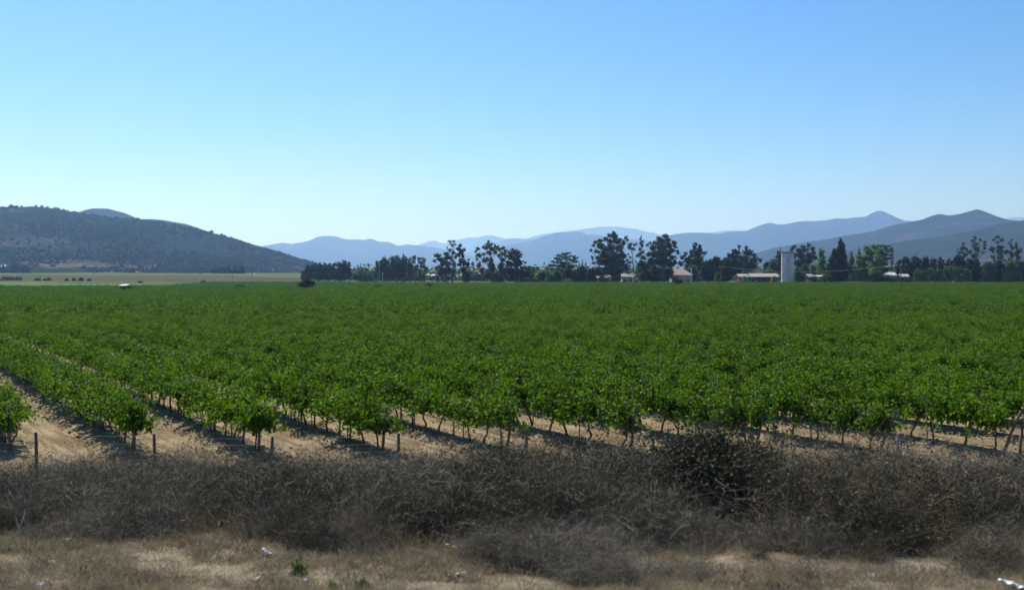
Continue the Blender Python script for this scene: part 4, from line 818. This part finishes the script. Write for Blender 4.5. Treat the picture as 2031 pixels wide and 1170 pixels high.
def brush(seed, n=230, h=.6, spread=.5, mats=None, leafn=150, wd=.0065, lsz=.016):
    r = np.random.default_rng(seed); P0 = np.c_[r.normal(size=(n, 2)) * spread * .28, r.uniform(0, .12, n)]
    a = r.uniform(0, 6.28, n); t = r.uniform(0, 1, n); D = np.c_[np.cos(a) * (.2 + t), np.sin(a) * (.2 + t), 1.15 - t * .8]
    V1, F1, path = ribbons(P0, D, r.uniform(.45, 1.2, n) * h, wd, 5, r, .22, -.04)
    allp = np.stack(path[2:-1], 1).reshape(-1, 3); m = n * 7; s = allp[r.integers(0, len(allp), m)]
    V2, F2, path2 = ribbons(s, r.normal(size=(m, 3)) + (0, 0, .3), r.uniform(.1, .32, m) * h / .6, wd * .62, 3, r, .35, 0)
    al2 = np.stack(path2[1:], 1).reshape(-1, 3); q = al2[r.integers(0, len(al2), leafn)] + r.normal(size=(leafn, 3)) * .012
    V3, F3 = leaves(q, r.uniform(.6, 1.3, leafn) * lsz, 1.6, None, .2, r)
    V, Fc, mi = join_tris([(V1, F1, 0), (V2, F2, 0), (V3, F3, 1)])
    return mesh('b', V, Fc, mats or [M_twig, M_seed], mi=mi, link=False)
bv = [brush(700, 230, .62, .5), brush(701, 210, .7, .45, [M_twig, M_twig2]), brush(702, 240, .55, .6, [M_twig2, M_seed]), brush(703, 200, .75, .4, [M_twig2, M_twig2], 900),
      brush(704, 190, .6, .5, [M_twig2, M_olive], 1300), brush(705, 240, .5, .55, [M_twig, M_seed], 700)]
def tall_straw(seed):
    r = np.random.default_rng(seed); n = 150; P0 = np.c_[r.normal(size=(n, 2)) * .17, np.zeros(n)]
    V, Fc, _ = ribbons(P0, np.c_[r.normal(size=(n, 2)) * .45, np.ones(n)], r.uniform(.25, .75, n), .006, 5, r, .14, -.1)
    return mesh('t', V, Fc, M_straw, link=False)
bv += [tall_straw(710), tall_straw(711)]
r = np.random.default_rng(21); BP = []; BS = []; BI = []
topy = lambda u: np.interp(u, [-300, 0, 200, 300, 480, 560, 760, 900, 1100, 1250, 1330, 1560, 1620, 1750, 1900, 2031, 2400], [935, 938, 930, 906, 900, 908, 918, 926, 918, 905, 885, 905, 930, 932, 925, 932, 935])
fr_ = lambda u: np.interp(u, [-300, 0, 500, 700, 900, 1100, 1500, 1700, 1760, 1900, 1940, 2031, 2400], [12.2, 12.1, 11.9, 11.0, 10.1, 9.5, 9.4, 9.8, 11.2, 11.0, 9.7, 9.4, 9.4])
while len(BP) < 2350:
    D = 9.4 + 11.4 * r.random() ** .85; u = r.uniform(-260, 2290); x = (u - CX) * D / F
    fd = fr_(u) + .5 * noise.noise(Vector((x * .8, 0, 1)))
    if D < fd: continue
    if 1275 < u < 1590 and 12.7 < D < 15.2: continue
    if 1275 < u < 1590 and D <= 12.7 and r.random() < .65: continue
    z = gz(x, D); tz = H - (topy(u) - HY) * D / F            # height limit so that the far edge stays low
    t = min(1, (D - fd) / 2.6); g_ = noise.noise(Vector((x * .9, D * .9, 8))); 
    if g_ < -.12 and r.random() < .75: continue
    s = (.4 + .6 * t) * r.uniform(.6, 1.3) * (1 + g_ * .9) * (.55 if 1275 < u < 1590 and D <= 12.7 else 1)
    if D < 11.6: s = min(s, .62)
    mx = (tz - z) / .62
    if D > 17.5: s = min(s, mx * (.98 + .3 * noise.noise(Vector((x * .7, 0, 3)))))
    if s < .3: continue
    nz = noise.noise(Vector((x * .35, D * .35, 5)))
    BP.append((x, D, z - .03)); BS.append(s); k_ = r.random() + nz * .9
    BI.append(int(r.choice([0, 1, 5])) if k_ > .48 else int(r.choice([2, 3, 4])))
    if r.random() < (.4 if D < fd + 1.2 else .09): BI[-1] = int(r.choice([6, 7]))
n_ = len(BP)
scatter('dry_brush', np.array(BP), r.uniform(0, 6.28, n_), np.c_[np.array(BS) * r.uniform(.9, 1.25, n_), np.array(BS) * r.uniform(.9, 1.25, n_), np.array(BS)], BI, bv,
        'tangled grey brown dry brush along the roadside bank', 'dry brush', tilt=r.normal(size=(n_, 2)) * .15)
# dry grass on the verge
def tuft(seed, n=60, h=.13, sp=.09, mats=None):
    r = np.random.default_rng(seed); P0 = np.c_[r.normal(size=(n, 2)) * sp, np.zeros(n)]
    V, Fc, _ = ribbons(P0, np.c_[r.normal(size=(n, 2)) * .8, np.ones(n)], r.uniform(.4, 1.2, n) * h, .005, 3, r, .25, -.15)
    return mesh('t', V, Fc, mats or M_straw, link=False)
tv = [tuft(800), tuft(801, 70, .09, .12), tuft(802, 50, .18, .07), tuft(803, 60, .1, .1, M_twig2)]
GP = []; GS = []
while len(GP) < 4200:
    D = r.uniform(8.3, 13.2) if r.random() > .12 else r.uniform(20, 27); u = r.uniform(-200, 2230); x = (u - CX) * D / F
    if noise.noise(Vector((x * .9, D * .9, 2))) < r.uniform(-.5, .25): continue
    GP.append((x, D, gz(x, D) - .005)); GS.append(r.uniform(.5, 1.3))
n_ = len(GP)
scatter('dry_grass', np.array(GP), r.uniform(0, 6.28, n_), GS, r.integers(0, 4, n_), tv, 'short straw coloured dry grass on the verge', 'grass')
# clods on the vineyard soil
cl = []
for i in range(3):
    rr_ = np.random.default_rng(850 + i); v = np.array([(x, y, z) for x in (-1, 1) for y in (-1, 1) for z in (-1, 1)], float) * .5 * rr_.uniform(.6, 1.3, (8, 3))
    cl.append(mesh('c', v, [(0, 1, 3, 2), (4, 6, 7, 5), (0, 4, 5, 1), (2, 3, 7, 6), (0, 2, 6, 4), (1, 5, 7, 3)], mg.m, link=False))
n_ = 9000; D = 22 + 26 * r.random(n_) ** 1.3; x = (r.uniform(-100, 2130, n_) - CX) * D / F
rr = ((x - X0) + (D - D0) * TA) / LX; fr2 = np.abs(rr - np.round(rr)) * LX * math.cos(AA); kp = (r.random(n_) < np.where(D < 27, .35, np.exp(-((fr2 - .6) / .25) ** 2) + .1))
x, D = x[kp], D[kp]; n_ = len(x)
scatter('soil_clods', np.c_[x, D, ground_z(x, D)], r.uniform(0, 6, n_), r.uniform(.015, .055, n_), r.integers(0, 3, n_), cl, 'small clods and stones on the tilled soil', 'clods')

# individual shrubs standing out of the brush
def big_shrub(name, label, x, D, ytop, ybase, wpx, mats, n=900, leafn=15000, seed=0, lsz=.03):
    k = D / F; X = (x - CX) * k; z = gz(X, D); e = empty(name, (X, D, z), label, 'shrub'); r = np.random.default_rng(seed)
    hh = H - (ytop - HY) * k - z; hw = wpx * k / 2
    P0 = np.c_[r.normal(size=(n, 2)) * hw * .3, np.zeros(n)]; a = r.uniform(0, 6.28, n); t = r.uniform(0, 1, n) ** .7
    D_r = np.c_[np.cos(a) * t * hw * 1.1, np.sin(a) * t * hw * 1.1, hh * (1.05 - .6 * t)]
    V1, F1, path = ribbons(P0, D_r, np.linalg.norm(D_r, axis=1) * r.uniform(.6, 1.02, n), .008, 6, r, .12, -.02)
    ap = np.stack(path[2:], 1).reshape(-1, 3); m = n * 4; s = ap[r.integers(0, len(ap), m)]
    V2, F2, p2 = ribbons(s, r.normal(size=(m, 3)) + (0, 0, .4), r.uniform(.08, .28, m), .005, 3, r, .3, 0)
    V, Fc, _ = join_tris([(V1, F1, 0), (V2, F2, 0)]); mesh('stems', V, Fc, mats[0], e)
    nl = 110; v = r.normal(size=(nl, 3)); v /= np.linalg.norm(v, axis=1, keepdims=True); v[:, 2] = np.abs(v[:, 2]); v *= r.uniform(.3, 1, (nl, 1)) ** .5
    lc = v * (hw * .86, hw * .86, hh * .86) + (0, 0, .05); ex = lc[r.integers(0, nl, leafn)] + r.normal(size=(leafn, 3)) * (hw * .13, hw * .13, hh * .09)
    al = np.stack(p2[1:], 1).reshape(-1, 3); q = al[r.integers(0, len(al), leafn)] + r.normal(size=(leafn, 3)) * .03; q = np.concatenate([q[:leafn // 3], ex]); q = q[q[:, 2] > .02]; leafn = len(q)
    V, Fc = leaves(q, r.uniform(.6, 1.3, leafn) * lsz, 1.5, None, .3, r); mesh('foliage', V, Fc, mats[1], e)
big_shrub('shrub', 'largest shrub, dark olive green mound standing out of the dry brush', 1400, 13.3, 848, 1060, 275, [M_twig2, M_olive], 1000, 56000, 1)
big_shrub('shrub', 'dark shrub joined to the right side of the largest dark mound', 1500, 13.6, 880, 1050, 170, [M_twig2, M_olive], 700, 26000, 2)
big_shrub('shrub', 'dark brown shrub left of the largest dark mound', 1235, 14.2, 900, 1045, 230, [M_twig2, M_olive], 600, 17000, 3, .03)
big_shrub('shrub', 'dark bluish dry shrub in the right part of the brush', 1830, 14.6, 922, 1040, 180, [M_twig2, M_olive], 600, 5000, 4, .03)
big_shrub('shrub', 'grey dry shrub at the crest of the brush left of centre', 690, 17.5, 908, 1000, 150, [M_twig, M_seed], 600, 3000, 5, .03)
big_shrub('shrub', 'pale grey tangled shrub at the crest behind the second fence post', 345, 17.5, 903, 1000, 130, [M_twig, M_seed], 600, 3000, 6, .03)
# bleached bare stalks
def stalk(label, x, y, D, L, ang, seed):
    k = D / F; X = (x - CX) * k; z = gz(X, D); r = np.random.default_rng(seed); e = MB()
    p = [Vector((0, 0, 0))]; d = Vector((math.cos(ang), -.2, math.sin(ang)))
    for i in range(5): d = (d + Vector(r.normal(size=3)) * .15).normalized(); p.append(p[-1] + d * L / 5)
    e.tube(p, [.012, .011, .01, .008, .006, .004], 5)
    for i in (2, 3, 4): e.tube([p[i], p[i] + (d + Vector(r.normal(size=3)) * .7).normalized() * L * .3], [.006, .003], 4)
    o = e.build('dead_branch', M_bleach); o.location = (X, D, H - (y - HY) * k); tag(o, label, 'dead branch', 'bleached branches in the brush')
M_bleach = plain('bleached_wood', (.42, .4, .37), (.6, .58, .55), 9, .9)
stalk('bleached branch at the left edge, lying at the foot of the brush', 15, 1085, 12.0, .45, .9, 1)
stalk('short upright bleached stalk in the dark brush near the second post', 338, 1000, 13.4, .22, 1.5, 2)
stalk('curved bleached branch beside the upright stalk', 305, 1005, 13.6, .3, 1.1, 3)
stalk('bleached curved branch in the brush at right', 1758, 1030, 13.0, .4, 1.25, 4)
stalk('long thin bleached stalk right of centre in the low brush', 1320, 1075, 12.6, .35, .8, 5)
# litter
def scrap(name, label, x, y, w_, h_, seed, mat=M_litter, cat='litter'):
    t = (y - HY) / F; D = 8.
    while H - t * D > gz((x - CX) * D / F, D) + .02 and D < 16: D += .04
    k = D / F; X = (x - CX) * k; r = np.random.default_rng(seed); nx_, ny_ = 6, 5; V = []
    for j in range(ny_):
        for i in range(nx_): V.append(((i / (nx_ - 1) - .5) * w_ * k, (j / (ny_ - 1) - .5) * w_ * k * .7, h_ * k * (.3 + .7 * abs(math.sin(i * 1.7 + j * 2.1 + seed))) + r.normal() * .004))
    Fc = [(j * nx_ + i, j * nx_ + i + 1, (j + 1) * nx_ + i + 1, (j + 1) * nx_ + i) for j in range(ny_ - 1) for i in range(nx_ - 1)]
    b = len(V); V += [(a, c, z - .004) for a, c, z in V]; Fc += [tuple(q + b for q in f[::-1]) for f in Fc]
    o = mesh(name, V, Fc, mat); o.location = (X, D, gz(X, D) + .01); o.rotation_euler = (r.normal() * .3, r.normal() * .2, r.uniform(0, 3)); tag(o, label, cat, 'litter on the verge')
for i, (x, y, w_, h_, nm, lb) in enumerate([(135, 1074, 12, 9, 'paper_scrap', 'crumpled white scrap below the brush at far left'), (524, 1101, 22, 12, 'paper_scrap', 'long tilted white scrap lying below the brush left of centre'), (430, 1078, 10, 7, 'paper_scrap', 'small white scrap at the brush foot left of the tilted one'), (102, 1114, 14, 3, 'paper_scrap', 'thin flat white scrap on the straw at far left'),
      (80, 1157, 16, 4, 'paper_scrap', 'flat white scrap lowest at far left'), (510, 1149, 18, 5, 'paper_scrap', 'white scrap near the bottom, left of the small green weed'), (606, 1153, 12, 6, 'paper_scrap', 'small white scrap just right of the small green weed'), (913, 1139, 18, 5, 'paper_scrap', 'flat white scrap near the bottom centre left'), (970, 1124, 16, 9, 'paper_scrap', 'crumpled white scrap near bottom centre'),
      (1728, 1142, 16, 6, 'paper_scrap', 'bluish white scrap on the edge of the bare sandy patch'), (1781, 1098, 12, 5, 'paper_scrap', 'small white scrap above the bare sandy patch'), (1990, 1088, 28, 22, 'plastic_bag', 'large crumpled white plastic bag near the right edge'), (2008, 1166, 50, 12, 'plastic_sheet', 'white plastic sheet at the bottom right corner'), (753, 1108, 10, 4, 'paper_scrap', 'tiny white scrap in pale grass left of centre')]):
    scrap(nm, lb, x, y, w_, h_, i)
# small flowers and weeds
M_yel = plain('yellow_petal', (.62, .45, .02), (.75, .58, .03), 3, .6)
def flower(label, x, y, D, seed, n=3):
    k = D / F; X = (x - CX) * k; z = gz(X, D); zt = H - (y - HY) * k - z; zt = max(zt, .12); r = np.random.default_rng(seed)
    e = empty('yellow_flower', (X, D, z), label, 'flower', 'yellow flowers in the brush'); m = MB(); q = MB()
    for i in range(n):
        tp = Vector((r.normal() * .04, r.normal() * .03, zt + r.normal() * .015)); m.tube([(0, 0, 0), (tp.x * .3, tp.y * .3, zt * .5), tp], .003, 4)
        for a in range(9):
            an = a * .7; q.add([tp, tp + Vector((math.cos(an - .3) * .02, math.sin(an - .3) * .02, .006)), tp + Vector((math.cos(an) * .026, math.sin(an) * .026, .008)), tp + Vector((math.cos(an + .3) * .02, math.sin(an + .3) * .02, .006))], [(0, 1, 2, 3)])
    m.build('stem', M_green, e); q.build('petals', M_yel, e)
for i, (x, y, D, lb) in enumerate([(363, 1033, 12.6, 'orange yellow flower in the dark brush below the second post'), (985, 1098, 11.0, 'bright yellow flower pair low in the brush near centre'), (903, 1115, 11.0, 'small yellow flower just left of and below the bright pair'), (1843, 1065, 11.6, 'yellow flower above the bare sandy patch at right'), (547, 1011, 13.0, 'tiny yellow flower in the brush below the third post'), (656, 974, 15.0, 'tiny yellow flower high in the brush right of the third post'), (1397, 1057, 12.2, 'tiny yellow flower in low brush under the dark shrub')]):
    flower(lb, x, y, D, i, 3 if y > 1050 else 2)
def weed(label, x, y, w_, seed):
    t = (y + 10 - HY) / F; D = 8.
    while H - t * D > gz((x - CX) * D / F, D) and D < 16: D += .04
    k = D / F; X = (x - CX) * k; r = np.random.default_rng(seed); n = 260
    P = np.c_[r.normal(size=(n, 2)) * w_ * k * .35, np.abs(r.normal(size=n)) * w_ * k * .45]; V, Fc = leaves(P, .03, 2.2, np.c_[P[:, :2] * 4, np.ones(n) * .8], .4, r)
    o = mesh('weed', V, Fc, M_green); o.location = (X, D, gz(X, D)); tag(o, label, 'weed')
weed('small round green weed on the straw verge left of centre', 594, 1130, 18, 1); weed('low green weed near the bottom edge left of centre', 720, 1162, 16, 2); weed('tiny green weed left of the low green weed', 660, 1160, 9, 3)
